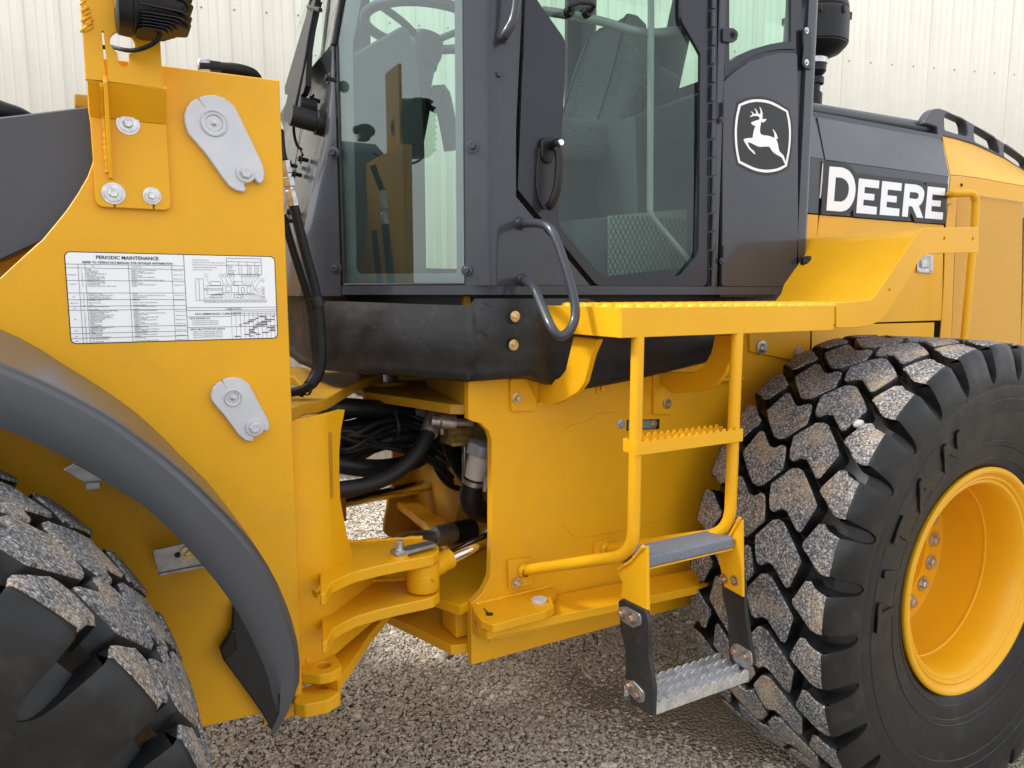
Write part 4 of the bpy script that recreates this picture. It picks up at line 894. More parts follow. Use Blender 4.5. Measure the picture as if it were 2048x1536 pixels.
# ladder foot brackets on the frame
def pad(px, Y, th, m, parent, r=.008): return pl_px('mounting_pad', px, Y, th, m, parent, r=r, bev=.0015)
pad([(1021, 758), (1053, 757), (1074, 800), (1073, 822), (1023, 823)], RP - .012, .012, YEL, rfp); bolt_px(1034, 796, RP - .013, .0095, GOLD, rfp)
pad([(1308, 745), (1345, 744), (1344, 829), (1308, 830)], RP - .012, .012, YEL, rfp); bolt_px(1334, 807, RP - .013, .0095, GOLD, rfp)
pad([(1017, 1122), (1066, 1116), (1067, 1168), (1019, 1180)], RP - .014, .014, YEL, rfp); bolt_px(1033, 1166, RP - .016, .0095, GOLD, rfp)
pad([(1190, 1086), (1228, 1078), (1231, 1104), (1190, 1116)], RP - .014, .014, YEL, rfp)
# steering lock link along the lower edge
zt1 = onY(1100, 1174, RP).z
L1 = pz_px('lock_link', [(944, 1210), (1108, 1171), (1114, 1181), (1103, 1196), (1109, 1213), (1092, 1222), (986, 1250), (962, 1240), (948, 1222)], zt1, .024, YEL, LD, r=.008)
kc_ = onZ(979, 1228, zt1 + .0006); lathe('key_hole', [(0, 0), (.0115, 0)], kc_, (0, 0, 1), INK, L1, 18)
vs = [onZ(x, y, zt1 + .0006) for x, y in ((966, 1217), (968, 1216), (976, 1224), (975, 1228))]; link('key_slit', mesh_from('key_slit', vs, [(0, 1, 2, 3)]), INK, L1)
lathe('pin_head', [(0, .008), (.020, .008), (.0225, .006), (.0225, 0), (0, 0)], onZ(1079, 1202, zt1), (0, 0, 1), SILV, L1, 24)
pz_px('lock_link_bar', [(950, 1218), (1240, 1166), (1500, 1118), (1500, 1150), (1248, 1204), (1000, 1255), (975, 1262), (955, 1248)], zt1 - .027, .026, YEL, L1, r=.006)
pz_px('lock_link_shoe', [(940, 1225), (1098, 1200), (1105, 1225), (1100, 1240), (990, 1263), (985, 1268), (960, 1262), (942, 1245)], zt1 - .056, .026, YEL, L1, r=.006)
lathe('pin_tail', [(0, 0), (.012, 0), (.013, -.02), (.006, -.03), (0, -.03)], (onZ(1078, 1230, zt1 - .08)), (0, 0, 1), SILV, L1, 16)
weld('weld_bead', onY(950, 1208, RP - .001), onY(1100, 1172, RP - .001), .006, YELB, L1, 30)
# lower hinge plates of the rear frame
z1_ = onY(939, 1209, RP).z
mirp = lambda P: [(x, 4.8 - y) for x, y in reversed(P)]
P1 = [tuple(onZ(x, y, z1_))[:2] for x, y in ((822, 1160), (833, 1182), (865, 1193), (920, 1212))] + [(xL + .02, RP + .03), (2.0, RP + .03)]
plate('rear_hinge_plate', [(1.04, 2.55), (1.00, 2.2)] + P1 + [(2.0, 3.0), (1.05, 3.0)], flat(z1_), .030, YEL, LD, bev=.002)
z2_ = onY(937, 1300, RP).z
P2_ = [tuple(onZ(x, y, z2_))[:2] for x, y in ((760, 1205), (773, 1229), (852, 1266), (902, 1291))] + [(xL + .02, RP + .03), (2.0, RP + .03)]
plate('rear_hinge_plate', [(1.04, 2.65), (.86, 2.5), (.80, 2.38)] + P2_ + [(2.0, 3.0), (1.05, 3.0)], flat(z2_), .030, YEL, LD, bev=.002)
zz0, zz1 = z2_ + .005, z1_ - .035
cb = [tuple(onZ(x, y, z2_))[:2] for x, y in ((862, 1240), (912, 1281), (936, 1277))]
box('stop_block', (cb[1][0], cb[1][1], zz0), (cb[1][0] + .16, cb[1][1] + .10, zz1), YEL, LD, .006, rot=None)
# upper hinge plate of the rear frame, with its deep gusset box
zu = onY(934, 814, RP).z
Pu = [tuple(onZ(x, y, zu))[:2] for x, y in ((722, 776), (728, 784), (760, 788), (826, 797), (900, 809))] + [(o[0][0] + .02, RP + .03), (2.0, RP + .03)]
plate('rear_hinge_plate', Pu + mirp(Pu), flat(zu), .028, YELD, LD, bev=.002)
g0 = Vector((o[0][0] - .0, RP + .03)); g1 = Vector((HX + .10, HY - .14))
gf_ = frame((g0.x, g0.y, zu), (g1.x - g0.x, g1.y - g0.y, 0), (0, 0, 1)); gl_ = (g1 - g0).length
gf_ = frame((g1.x, g1.y, zu), (g0.x - g1.x, g0.y - g1.y, 0), (0, 0, 1))
plate('hinge_gusset', [(0, 0), (gl_, 0), (gl_, .30), (0, .30)], gf_, .02, YELD, LD)
# cross members and drivetrain between the frame plates
box('rear_cross_member', (1.12, RP + .03, .60), (1.16, 3.0, 1.0), YELD, LD, .01)
box('transmission_case', (1.22, 2.05, .78), (1.95, 2.75, 1.42), BLK, LD, .05)
box('rear_belly_plate', (1.0, RP + .03, 1.42), (2.0, 3.0, 1.44), YELD, LD, .003)
# curved inner web seen in the opening
ca = [(1.02, .66), (1.10, .60), (1.25, .60), (1.25, 1.36), (1.14, 1.36), (1.13, 1.1), (1.10, .92), (1.06, .78)]
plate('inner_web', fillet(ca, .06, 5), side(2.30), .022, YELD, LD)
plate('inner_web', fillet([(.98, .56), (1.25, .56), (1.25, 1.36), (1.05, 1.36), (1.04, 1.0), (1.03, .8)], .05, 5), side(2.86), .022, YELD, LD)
box('bay_darkening_mass', (1.03, 2.34, .96), (1.22, 2.84, 1.41), BLK, LD, .03)  # dark mass added to darken the right half of the open bay
box('valve_stack', (.98, 2.10, 1.16), (1.10, 2.30, 1.36), CABD, LD, .02)
# ---- driveline, far steering cylinder
e1 = onY(708, 1000, 2.60); e2 = onY(1000, 940, 2.75)
d_ = (e2 - e1).normalized(); ln_ = (e2 - e1).length
lathe('cylinder_rod', [(0, -.08), (.024, -.08), (.024, ln_ * .62), (0, ln_ * .62)], e1, d_, CHRM, LD, 24)
lathe('cylinder_barrel', [(0, ln_ * .58), (.055, ln_ * .58), (.058, ln_ * .60), (.058, ln_ * .66), (.047, ln_ * .67), (.047, ln_ * 1.5), (0, ln_ * 1.5)], e1, d_, YELD, LD, 24)
lathe('cylinder_eye', [(0, .06), (.05, .06), (.05, -.06), (0, -.06)], e1 - d_ * .09, (0, 0, 1), YELD, LD, 24)
s0 = onY(845, 1078, 2.22); s1_ = onY(1010, 1045, 2.30); sd = (s1_ - s0).normalized()
lathe('drive_shaft', [(0, -.5), (.028, -.5), (.028, .02), (.024, .03), (.024, .045), (.036, .05), (.038, .10), (.038, .12), (.035, .13), (.035, .26), (.043, .265), (.043, .30), (.055, .31), (.055, .5), (0, .5)], s0, sd, STEEL, LD, 28)
lathe('shaft_boot', [(.036, .13), (.038, .13), (.038, .255), (.036, .255)], s0, sd, VINYL, LD, 28)
box('brake_caliper', onY(950, 1010, 2.28), onY(1040, 1100, 2.42), BLK, LD, .02)
for x, y in ((975, 1065), (968, 1010), (985, 1120)): bolt_px(x, y, 2.0, .011, ZINC, LD)
# ---- filler neck with cap
fn = link('filler_neck', None, None, LD, Matrix.Translation(onY(955, 950, 1.98)))
f0 = onY(940, 1010, 1.98); f1 = onY(950, 955, 1.965); f2 = onY(962, 908, 1.95); fd = (f2 - f1).normalized()
tube('filler_hose', [onY(1000, 1030, 2.06), onY(962, 1022, 2.0), onY(940, 1000, 1.98), f1], .034, BLK, fn, cm=True, seg=20)
lathe('hose_clamp', [(.034, 0), (.037, 0), (.037, .014), (.034, .014)], f1 - fd * .02, fd, STEEL, fn, 28)
lathe('neck', [(0, -.03), (.031, -.03), (.033, .0), (.036, .04), (.037, .075), (.034, .085), (0, .085)], f1, fd, AMB, fn, 28)
cap = []
for j, (rr, h) in enumerate(((.036, .0), (.046, .004), (.047, .030), (.043, .038), (.020, .044), (0, .045))):
    for k in range(48):
        a = 2 * math.pi * k / 48; s = 1 + (.07 * math.cos(6 * a) if 0 < j < 4 else 0); u = fd.cross(Vector((0, 1, 0))).normalized(); w = fd.cross(u)
        cap.append(f1 + fd * (.075 + h) + (u * math.cos(a) + w * math.sin(a)) * rr * s)
cf_ = []
for j in range(5):
    for k in range(48): a = j * 48 + k; b = j * 48 + (k + 1) % 48; cf_.append((a, b, b + 48, a + 48))
me = mesh_from('filler_cap', cap, cf_); bm = bmesh.new(); bm.from_mesh(me); bmesh.ops.recalc_face_normals(bm, faces=bm.faces); bm.to_mesh(me); bm.free(); smooth(me, 40)
link('filler_cap', me, mat('grey_cap_plastic', (.26, .27, .29), .5, noise=.12, nscale=50, bump=.4, bscale=200), fn)
plate('cap_lock_tab', fillet(YL([(962, 920), (976, 915), (980, 945), (973, 985), (968, 984), (966, 950)], 1.935), .004, 2), side(1.935), .006, AMB, fn)
box('filler_bracket', onY(928, 870, 2.03), onY(946, 960, 2.05), STEEL, LD, .002)
# valve block and fittings up in the opening
box('valve_block', onY(905, 850, 2.0), onY(962, 872, 2.12), mat('brass_valve', (.35, .24, .08), .45, metal=.5, noise=.3, nscale=40), LD, .006)
for x, y in ((903, 861), (905, 874)): lathe('solenoid', [(0, -.05), (.015, -.05), (.017, -.04), (.017, .02), (0, .02)], onY(x + 10, y, 1.99), (-1, -.2, .1), mat('brass_valve_dark', (.30, .19, .06), .5, metal=.4, noise=.3, nscale=40), LD, 16)
lathe('pipe_fitting', [(0, 0), (.012, 0), (.012, .05), (.022, .055), (.022, .10), (.016, .105), (.016, .13), (0, .13)], onY(945, 846, 1.95), (-1, .15, .12), STEEL, LD, 18)
# ---- hoses through the joint
hz = link('hose_bundle', None, None, LD, Matrix.Translation((.8, 2.2, 1.1)))
def hs(pts, r, m=HOSE): return tube('hose', [onY(x, y, Y) for x, y, Y in pts], r, m, hz, cm=True, seg=12)
hs([(640, 812, 2.12), (690, 815, 2.12), (760, 820, 2.15), (850, 826, 2.2), (960, 832, 2.3)], .030, BLK)
for k, (dy, Y) in enumerate(((0, 2.2), (7, 2.16), (13, 2.25), (19, 2.18), (26, 2.12), (33, 2.24), (40, 2.16), (47, 2.10), (54, 2.2))):
    hs([(630, 850 + dy * 1.1, Y), (690, 850 + dy * 1.15, Y), (740, 846 + dy * .95, Y), (800, 838 + dy * .80, Y), (850, 842 + dy * .75, Y + .03), (900, 880 + dy * .6, Y + .08), (960, 950 + dy * .3, Y + .18)], .0135 + .003 * (k % 3))
for k, (dy, Y) in enumerate(((0, 2.3), (12, 2.28), (22, 2.34))):
    hs([(630, 905 + dy, Y), (690, 900 + dy, Y), (735, 885 + dy, Y), (770, 868 + dy * .6, Y), (820, 862 + dy * .4, Y)], .013)
hs([(640, 918, 2.05), (680, 928, 2.05), (730, 936, 2.06), (775, 935, 2.1), (820, 925, 2.14), (860, 900, 2.18), (890, 850, 2.2)], .028, BLK)
hs([(640, 985, 1.95), (690, 978, 1.95), (740, 968, 1.96), (790, 945, 1.98), (830, 910, 2.0), (852, 875, 2.02), (868, 838, 2.05)], .024, BLK)
lathe('hose_ferrule', [(0, 0), (.026, 0), (.028, .008), (.028, .07), (.022, .075), (.018, .12), (0, .12)], onY(858, 868, 2.02), (onY(872, 825, 2.06) - onY(858, 868, 2.02)), STEEL, hz, 20)
hs([(860, 905, 2.3), (880, 950, 2.3), (910, 975, 2.3), (960, 980, 2.35), (1000, 985, 2.4)], .010)
hs([(870, 900, 2.2), (900, 925, 2.2), (940, 950, 2.25), (985, 960, 2.35)], .011)
for k in range(12):
    x0 = 700 + 14 * k; hs([(640, 846 + 7 * (k % 7), 2.22 + .02 * (k % 4)), (x0 - 20, 838 + 9 * (k % 6), 2.24), (x0 + 60, 826 + 6 * (k % 5), 2.26 + .02 * (k % 3)), (x0 + 130, 850 + 13 * (k % 5), 2.3), (x0 + 190, 905 + 16 * (k % 4), 2.36)], .0075 + .0015 * (k % 3))
for k, (a, b, c, d) in enumerate(((858, 880, 905, 935), (872, 862, 900, 925), (892, 898, 872, 880), (848, 870, 856, 872), (905, 872, 884, 862))):
    hs([(650, a, 2.02 + .02 * k), (700, b, 2.02), (760, c - 12, 2.05), (815, d - 30, 2.06 + .02 * k), (870, d - 5, 2.1), (905, d + 30, 2.14)], .0072 + .001 * (k % 2))
for k in range(4): lathe('hose_fitting', [(0, 0), (.013, 0), (.013, .035), (.009, .04), (.009, .06), (0, .06)], onY(884 + 14 * k, 832 + 3 * k, 2.06 + .03 * k), (.1, .2, -1), ZINC if k % 2 else STEEL, hz, 6)
for k in range(6): hs([(868 + 6 * k, 838, 2.12 + .03 * k), (884 + 7 * k, 880, 2.1 + .03 * k), (905 + 6 * k, 930 + 8 * k, 2.14), (950 + 4 * k, 985 + 8 * k, 2.2), (1010, 1010 + 10 * k, 2.3)], .008 + .002 * (k % 2))
tube('strap', [onY(790, 822, 2.08), onY(797, 850, 2.05), onY(796, 868, 2.06), onY(782, 880, 2.1)], .006, VINYL, hz, cm=True, seg=8)
box('hose_clamp', onY(832, 818, 2.15), onY(848, 838, 2.17), STEEL, hz, .002)
# ---- rubber skirt below the cab
sk = [(560, 602, 680, 2.55), (583, 602, 692, 2.40), (610, 601, 715, 2.20), (640, 602, 727, 2.05), (700, 604, 731, 1.95), (800, 608, 738, 1.84), (900, 611, 747, 1.765), (940, 612, 751, 1.74), (952, 598, 750, 1.725), (1000, 598, 747, 1.70), (1035, 598, 744, 1.688), (1063, 598, 741, 1.686), (1090, 598, 752, 1.69), (1130, 598, 764, 1.70), (1172, 598, 767, 1.70), (1265, 636, 750, 1.71), (1412, 636, 716, 1.71), (1470, 636, 694, 1.72)]
vs = []; fs = []; NR = 9
for i, (x, yt, yb, Y) in enumerate(sk):
    pt = onY(x, yt, Y); pb = onY(x, yb, Y)
    for k in range(NR):
        t = k / (NR - 1); bul = -.018 * math.sin(math.pi * min(1, t * 1.05)) ; p = Vector((pt.x, Y + bul, pt.z + (pb.z - pt.z) * t)); vs.append(p)
    for dy_, dz_ in ((.012, -.012), (.05, -.016), (.35, -.004)): vs.append(Vector((pb.x + (.02 if dy_ > .1 else 0), Y + dy_, pb.z + dz_)))
w_ = NR + 3
for i in range(len(sk) - 1):
    for k in range(w_ - 1): a = i * w_ + k; fs.append((a, a + w_, a + w_ + 1, a + 1))
me = mesh_from('cab_skirt', vs, fs); bm = bmesh.new(); bm.from_mesh(me)
bmesh.ops.subdivide_edges(bm, edges=bm.edges, cuts=2, use_grid_fill=True, smooth=.0)
from mathutils import noise as mn
d1 = onY(1030, 633, 1.69); d2 = onY(1027, 690, 1.69)
for v in bm.verts:
    v.co.y += .004 * mn.noise(v.co * 9) + .0015 * mn.noise(v.co * 30)
    for d, r, a in ((d1, .035, .014), (d2, .032, .012)):
        q = math.hypot(v.co.x - d.x, v.co.z - d.z); v.co.y += a * math.exp(-(q / r) ** 2)
bmesh.ops.recalc_face_normals(bm, faces=bm.faces)
bmesh.ops.solidify(bm, geom=list(bm.faces), thickness=.006); bm.to_mesh(me); bm.free(); smooth(me, 60)
skirt = link('cab_skirt', me, SKIRT, LD)
for x, y in ((1030, 633), (1027, 690)):
    p = onY(x, y, 1.674); lathe('washer', [(.005, 0), (.0145, 0), (.0145, .002), (.005, .004)], p, (0, -1, 0), GOLD, skirt, 20); bolt(p + Vector((0, -.002, 0)), (0, -1, 0), .0066, GOLD, skirt)
SCAR = mat('rubber_scar', (.006, .006, .006), .7)
for a, b in (((923, 722), (948, 727)), ((935, 700), (946, 706)), ((953, 664), (976, 671)), ((962, 660), (974, 675)), ((808, 722), (830, 734)), ((1033, 722), (1030, 729)), ((968, 606), (985, 614))):
    tube('scuff', [onY(*a, 1.68 if a[0] > 940 else 1.725 if a[0] > 900 else 1.82), onY(*b, 1.68 if a[0] > 940 else 1.725 if a[0] > 900 else 1.81)], .0011, SCAR, skirt, seg=6)
lathe('cab_mount', [(0, .02), (.10, .02), (.11, .0), (.09, -.012), (0, -.015)], onY(1060, 745, 1.86) , (0, 0, 1), YEL, LD, 32)
# ================================================================== platform
PY = 1.352; PX0 = 1.051; PZT = 1.5545; PZB = 1.4835
PX1 = onY(1672, 600, PY).x
pf = link('service_platform', None, None, LD, Matrix.Translation((1.5, 1.5, PZB)))
plate('outer_lip', [(PX0, PZB), (PX1 - .003, PZB), (PX1 - .003, PZT - .004), (PX1 - .006, PZT), (PX0, PZT)], side(PY), .006, YELB, pf, bev=.0015)
plate('end_lip', [(-PY - .0062, PZB), (-1.70, PZB - .0), (-1.70, PZT), (-PY - .0062, PZT)], face_x(PX0), .006, YELB, pf, bev=.0012)
plate('deck', [(PX0 + .006, PY + .006), (2.02, PY + .006), (2.02, 1.70), (PX0 + .006, 1.70)], flat(PZT - .003), .004, YELB, pf, bev=.0008)
bvs, bfs = lathe_data([(.0195, -.002), (.0175, .0055), (.0135, .0098), (.0080, .0112), (.0055, .0085), (0, .008)], (0, 0, 0), (0, 0, 1), 14); bme = mesh_from('tread_button', bvs, bfs, sm=60); bme.materials.append(YELB)
for j in range(8):
    for i in range(24):
        x = PX0 + .035 + i * .0400 + (.020 if j % 2 else 0); y = PY + .020 + j * .041
        if x < 2.0: link('tread_button', bme, None, pf, Matrix.Translation((x, y, PZT - .003)) )
def crv(n, cx, cz, r, a0, a1): return [(cx + r * math.cos(math.radians(a0 + (a1 - a0) * k / n)), cz + r * math.sin(math.radians(a0 + (a1 - a0) * k / n))) for k in range(n + 1)]
def XL(pts, X): return [(-p.y, p.z) for p in (onX(x, y, X) for x, y in pts)]
plate('support_arm', XL([(1147, 673), (1197, 679), (1184, 709), (1169, 765), (1156, 784), (1131, 799), (1103, 810), (1075, 804), (1056, 780), (1060, 762), (1094, 765), (1119, 756), (1131, 740), (1137, 715)], 1.085), face_x(1.085), .016, YELB, pf, bev=.0015)
plate('support_arm', XL([(1430, 671), (1469, 671), (1465, 709), (1450, 746), (1431, 771), (1406, 781), (1375, 785), (1342, 787), (1320, 770), (1325, 745), (1387, 744), (1406, 734), (1422, 706)], 1.53), face_x(1.53), .016, YELB, pf, bev=.0015)
# ---- rear fender step-up
fz = onY(1840, 458, PY).z; fx1 = onY(1838, 458, PY).x; fx2 = onY(1958, 454, PY).x; fx0 = onY(1744, 597, PY).x
zz = lambda l: zc(1408, 440, 3.2, l)
lipf = zz([(845, 530), (1070, 510), (1100, 480), (1370, 80), (1400, 50), (1760, 45), (1760, 208), (1450, 215), (1400, 235), (1360, 290), (1180, 590), (1120, 650), (1050, 680), (960, 690), (850, 690)])
def hole_(x, y, Y, r): c = onY(x, y, Y); return [(c.x + r * math.cos(2 * math.pi * k / 12), c.z + r * math.sin(2 * math.pi * k / 12)) for k in range(12)]
rff = plate('rear_fender_lip', fillet(YL(lipf, PY), .006, 2), side(PY), .006, YELB, LD, holes=[hole_(1889, 477, PY, .0055), hole_(1946, 477.5, PY, .0055), hole_(1779, 580, PY, .0045)], bev=.0015)
pr = [(1.92, 1.5545), (1.965, 1.557), (2.0, 1.585), (2.02, 1.62), (fx1 - .02, fz - .03), (fx1, fz - .006), (fx1 + .03, fz), (fx2, fz)]
pr = fillet(pr + [(fx2, fz - .0055), (fx1 + .031, fz - .0055), (fx1 + .004, fz - .012), (fx1 - .016, fz - .036), (2.026, 1.617), (2.005, 1.581), (1.967, 1.552), (1.92, 1.549)], .0, 2)
vs = []; n_ = len(pr)
yin = {0: 1.70}
for x, z in pr: vs.append((x, PY + .006, z))
for x, z in pr: 
    t = (z - 1.555) / (fz - 1.555); vs.append((x, 1.72 + .10 * max(0, min(1, (t - .35) * 2)) - .03 * max(0, .4 - t), z))
h_ = n_ // 2; fs = [(i, (i + 1) % n_, (i + 1) % n_ + n_, i + n_) for i in range(n_)]; fs += [(i, i + 1, n_ - 2 - i, n_ - 1 - i) for i in range(h_ - 1)] + [(n_ + i, n_ + n_ - 1 - i, n_ + n_ - 2 - i, n_ + i + 1) for i in range(h_ - 1)]
me = mesh_from('rear_fender', vs, fs); bm = bmesh.new(); bm.from_mesh(me); bmesh.ops.recalc_face_normals(bm, faces=bm.faces); bm.to_mesh(me); bm.free(); smooth(me, 40)
link('rear_fender', me, YELB, LD)
# ================================================================== ladder
ld = link('ladder', None, None, LD, Matrix.Translation((1.27, 1.36, .5)))
xl_, xr_ = 1.110, 1.437; RY = 1.365
zl, zr = onY(1274, 1108, RY).z, onY(1474, 1062, RY).z
bl = onY(1048, 1141, RP - .016); br = onY(1212, 1097, RP - .016)
tube('ladder_rail', [(xl_, RY, PZB + .02), (xl_, RY, zl - .0), (bl.x + .004, bl.y, bl.z)], .0158, YELB, ld, fr=.10, seg=18, n=8)
tube('ladder_rail', [(xr_, RY, PZB + .02), (xr_, RY, zr - .0), (br.x + .004, br.y, br.z)], .0158, YELB, ld, fr=.10, seg=18, n=8)
for p in (bl, br): lathe('weld_collar', [(.015, .014), (.021, .004), (.022, 0), (.015, -.002)], p, (0, -1, 0), YELB, ld, 14)
GX0, GX1 = 1.106, 1.440
plate('rail_gusset', XL([(1293, 1092), (1295, 1228), (1240, 1202), (1245, 1165), (1234, 1143), (1262, 1118), (1280, 1096)], GX0), face_x(GX0), .009, YELB, ld, bev=.0012)
plate('rail_gusset', XL([(1483, 1040), (1485, 1194), (1448, 1173), (1435, 1109), (1455, 1090), (1472, 1050)], GX1), face_x(GX1), .009, YELB, ld, bev=.0012)
weld('weld_bead', onX(1288, 1092, GX0 - .002), onX(1262, 1122, GX0 - .002), .0042, YELB, ld, 12); weld('weld_bead', onX(1262, 1122, GX0 - .002), onX(1236, 1139, GX0 - .002), .0042, YELB, ld, 10)
weld('weld_bead', onX(1480, 1035, GX1 - .002), onX(1455, 1080, GX1 - .002), .0042, YELB, ld, 12)
# upper rung: folded channel with toothed edges
ru = link('rung', None, None, ld, Matrix.Translation((1.27, 1.36, 1.2)))
def teeth(x0, x1, zb, zt, n, h):
    pts = [(x0, zb), (x1, zb), (x1, zt)]; w = (x1 - x0 - .03) / n; x = x1 - .015
    for k in range(n):
        pts += [(x, zt), (x - w * .12, zt + h), (x - w * .28, zt + h * 1.15), (x - w * .45, zt + h), (x - w * .60, zt - .001), (x - w * .8, zt - h * .35)]; x -= w
    return pts + [(x0, zt)]
ztR = onY(1292, 882, 1.345).z; zbR = onY(1292, 909, 1.345).z
plate('rung_front', teeth(1.098, 1.452, zbR, ztR, 14, .0055), side(1.345), .004, YELB, ru, bev=.0006)
plate('rung_back', teeth(1.112, 1.436, zbR + .006, ztR - .001, 14, .0062), side(1.402), .004, YELB, ru, bev=.0006)
plate('rung_floor', [(1.10, 1.349), (1.45, 1.349), (1.45, 1.402), (1.10, 1.402)], flat(zbR + .012), .003, YELB, ru)
for x in (1.099, 1.449): plate('rung_end', [(-1.4, zbR), (-1.3495, zbR), (-1.3495, ztR), (-1.4, ztR)], face_x(x), .003, YELB, ru)
# gritty middle step
g_t = onY(1293, 1118, 1.345).z
gp = fillet([(-1.345, g_t - .026), (-1.345, g_t + .004), (-1.430, g_t + .004), (-1.430, g_t - .026)], .007, 4)
plate('grit_step', gp, face_x(1.116), .318, GRIT, ld, bev=.0005)
plate('step_return', [(1.116, g_t - .030), (1.434, g_t - .030), (1.434, g_t - .026), (1.116, g_t - .026)], side(1.347), .08, YELB, ld, bev=.0005)
# hanging rubber straps and the bottom step
SL, SRX = 1.112, 1.449
stp = link('bottom_step', None, None, ld, Matrix.Translation((1.28, 1.33, .5)))
plate('rubber_strap', fillet(XL([(1236, 1203), (1243, 1198), (1291, 1222), (1297, 1245), (1297, 1310), (1307, 1378), (1305, 1434), (1262, 1407), (1251, 1370), (1250, 1300), (1240, 1255)], SL - .014), .004, 2), face_x(SL - .014), .013, mat('ply_rubber', (.020, .020, .021), .48, noise=.3, nscale=25, bump=.5, bscale=60, col2=(.07, .068, .065), c2=(.6, .85), c2scale=30, bdist=.003), stp, bev=.0015)
PLY = bpy.data.materials['ply_rubber']
plate('rubber_strap', fillet(XL([(1441, 1150), (1486, 1150), (1492, 1240), (1507, 1330), (1474, 1344), (1458, 1320), (1455, 1240), (1444, 1190)], SRX), .004, 2), face_x(SRX), .013, PLY, stp, bev=.0015)
def clamp(px, X, bts, r=.008):
    c = plate('clamp_plate', fillet(XL(px, X - .004), .012, 4), face_x(X - .004), .004, STEEL, stp, bev=.0006)
    for x, y in bts: bolt(onX(x, y, X - .004), (-1, 0, 0), r, COPP, stp)
clamp([(1236, 1214), (1252, 1214), (1281, 1230), (1282, 1250), (1266, 1256), (1240, 1240)], SL - .014, [(1244, 1228), (1265, 1237)])
clamp([(1252, 1360), (1266, 1362), (1288, 1386), (1288, 1404), (1278, 1406), (1254, 1384)], SL - .014, [(1259, 1372), (1276, 1390)])
for x, y in ((1448, 1157), (1469, 1161)): bolt(onX(x, y, GX1 - .001), (-1, 0, 0), .0075, COPP, stp)
clamp([(1464, 1288), (1474, 1288), (1502, 1304), (1504, 1330), (1490, 1338), (1466, 1320)], SRX, [(1470, 1303), (1491, 1313)])
sz0 = onY(1305, 1430, 1.292).z; sz1 = onY(1305, 1406, 1.292).z
def wave(x0, x1, zb, zt, n, h):
    pts = [(x0, zb), (x1, zb)]
    for k in range(n * 6 + 1):
        t = k / (n * 6); pts.append((x1 - (x1 - x0) * t, zt + h * abs(math.sin(math.pi * n * t)) ** .8))
    return pts
for k, Y in enumerate((1.288, 1.322, 1.356, 1.390)):
    plate('step_ridge', wave(SL, SRX - .001, sz0 if k in (0, 3) else sz1 - .016, sz1 - .004, 12, .0085), side(Y), .0032, GALV, stp, bev=.0006)
for k in range(3): plate('step_slat', [(SL, 1.2915 + k * .034), (SRX - .001, 1.2915 + k * .034), (SRX - .001, 1.2915 + k * .034 + .0300), (SL, 1.2915 + k * .034 + .0300)], flat(sz1 - .013), .0025, GALV, stp, bev=.0005)
# ================================================================== cab
CY = 1.72; ZS = 1.583; ZS2 = 1.610; ZT = 3.12
W0 = Vector((.594, 2.016)); B0 = Vector((.852, 1.757)); B1 = Vector((.973, CY)); ZW = 2.245
CX2 = onY(1621, 300, CY).x
cab_ = link('cab', None, None, LD, Matrix.Translation((1.3, 2.4, ZS)))
def prism(name, plan, z0, z1, m, parent, closed=False, th=.0, deg=35):
    vs = [(x, y, z) for x, y in plan for z in (z0, z1)]; n = len(plan); fs = [(2 * i, (2 * i + 2) % (2 * n), (2 * i + 3) % (2 * n), 2 * i + 1) for i in range(n if closed else n - 1)]
    me = mesh_from(name, vs, fs); bm = bmesh.new(); bm.from_mesh(me)
    if closed: bmesh.ops.holes_fill(bm, edges=bm.edges, sides=0)
    bmesh.ops.recalc_face_normals(bm, faces=bm.faces)
    if th: bmesh.ops.solidify(bm, geom=list(bm.faces), thickness=th)
    bm.to_mesh(me); bm.free(); smooth(me, deg); return link(name, me, m, parent)
in_ = .05
plan_out = [tuple(W0 + Vector((-.008, .004))), tuple(B0), tuple(B1), (2.02, CY)]
sill = prism('cab_sill', [(W0.x - .004, W0.y), (B0.x - .002, B0.y - .006), (B1.x - .02, CY - .004), (onY(1562, 590, CY).x, CY - .004), (onY(1562, 590, CY).x, CY + .06), (B1.x, CY + .06), (B0.x + .03, B0.y + .05), (W0.x + .04, W0.y + .04)], ZS, ZS2 - .002, GRY, cab_, True)
# front corner post of the door opening: a rolled section
pp = fillet([(B0.x - .006, B0.y + .001, 0), (B0.x + .016, B0.y - .020, .010), (B0.x + .050, CY - .010, .07), (B1.x + .004, CY - .004, 0), (B1.x + .004, CY + .07, 0), (B0.x + .03, B0.y + .06, 0)], 0, 6)
post = prism('front_post', pp, ZS2 - .002, ZT, GRY, cab_, True)
def onP(x, y, P, n): r = _ray(x, y); P = Vector(P); return EYE + r * ((P - EYE).dot(n) / r.dot(n))
pane_n = Vector((-(B0 - W0).y, (B0 - W0).x, 0)).normalized(); pane_n = pane_n if pane_n.y < 0 else -pane_n
PB = Vector((B0.x, B0.y, 0))
pf_u = Vector(((B0 - W0).x, (B0 - W0).y, 0)).normalized()
PFr = frame((W0.x, W0.y, 0), pf_u, (0, 0, 1)); PFi = PFr.inverted()
def PL_(pts, off=0): return [tuple((PFi @ onP(x, y, PB + pane_n * off, pane_n)))[:2] for x, y in pts]
topx = PL_([(692, 118)])[0]
lean = .26; pw = (B0 - W0).length
outer = [(0.004, ZS2), (pw - .004, ZS2), (pw - .004, ZT), (.012 + (ZT - ZW) * lean * .9, ZT), (.004, ZW)]
hole = PL_([(707, 548), (714, 556), (905, 556), (912, 546), (913, 300), (918, 0)]) ; hx = PL_([(707, 400)])[0][0]
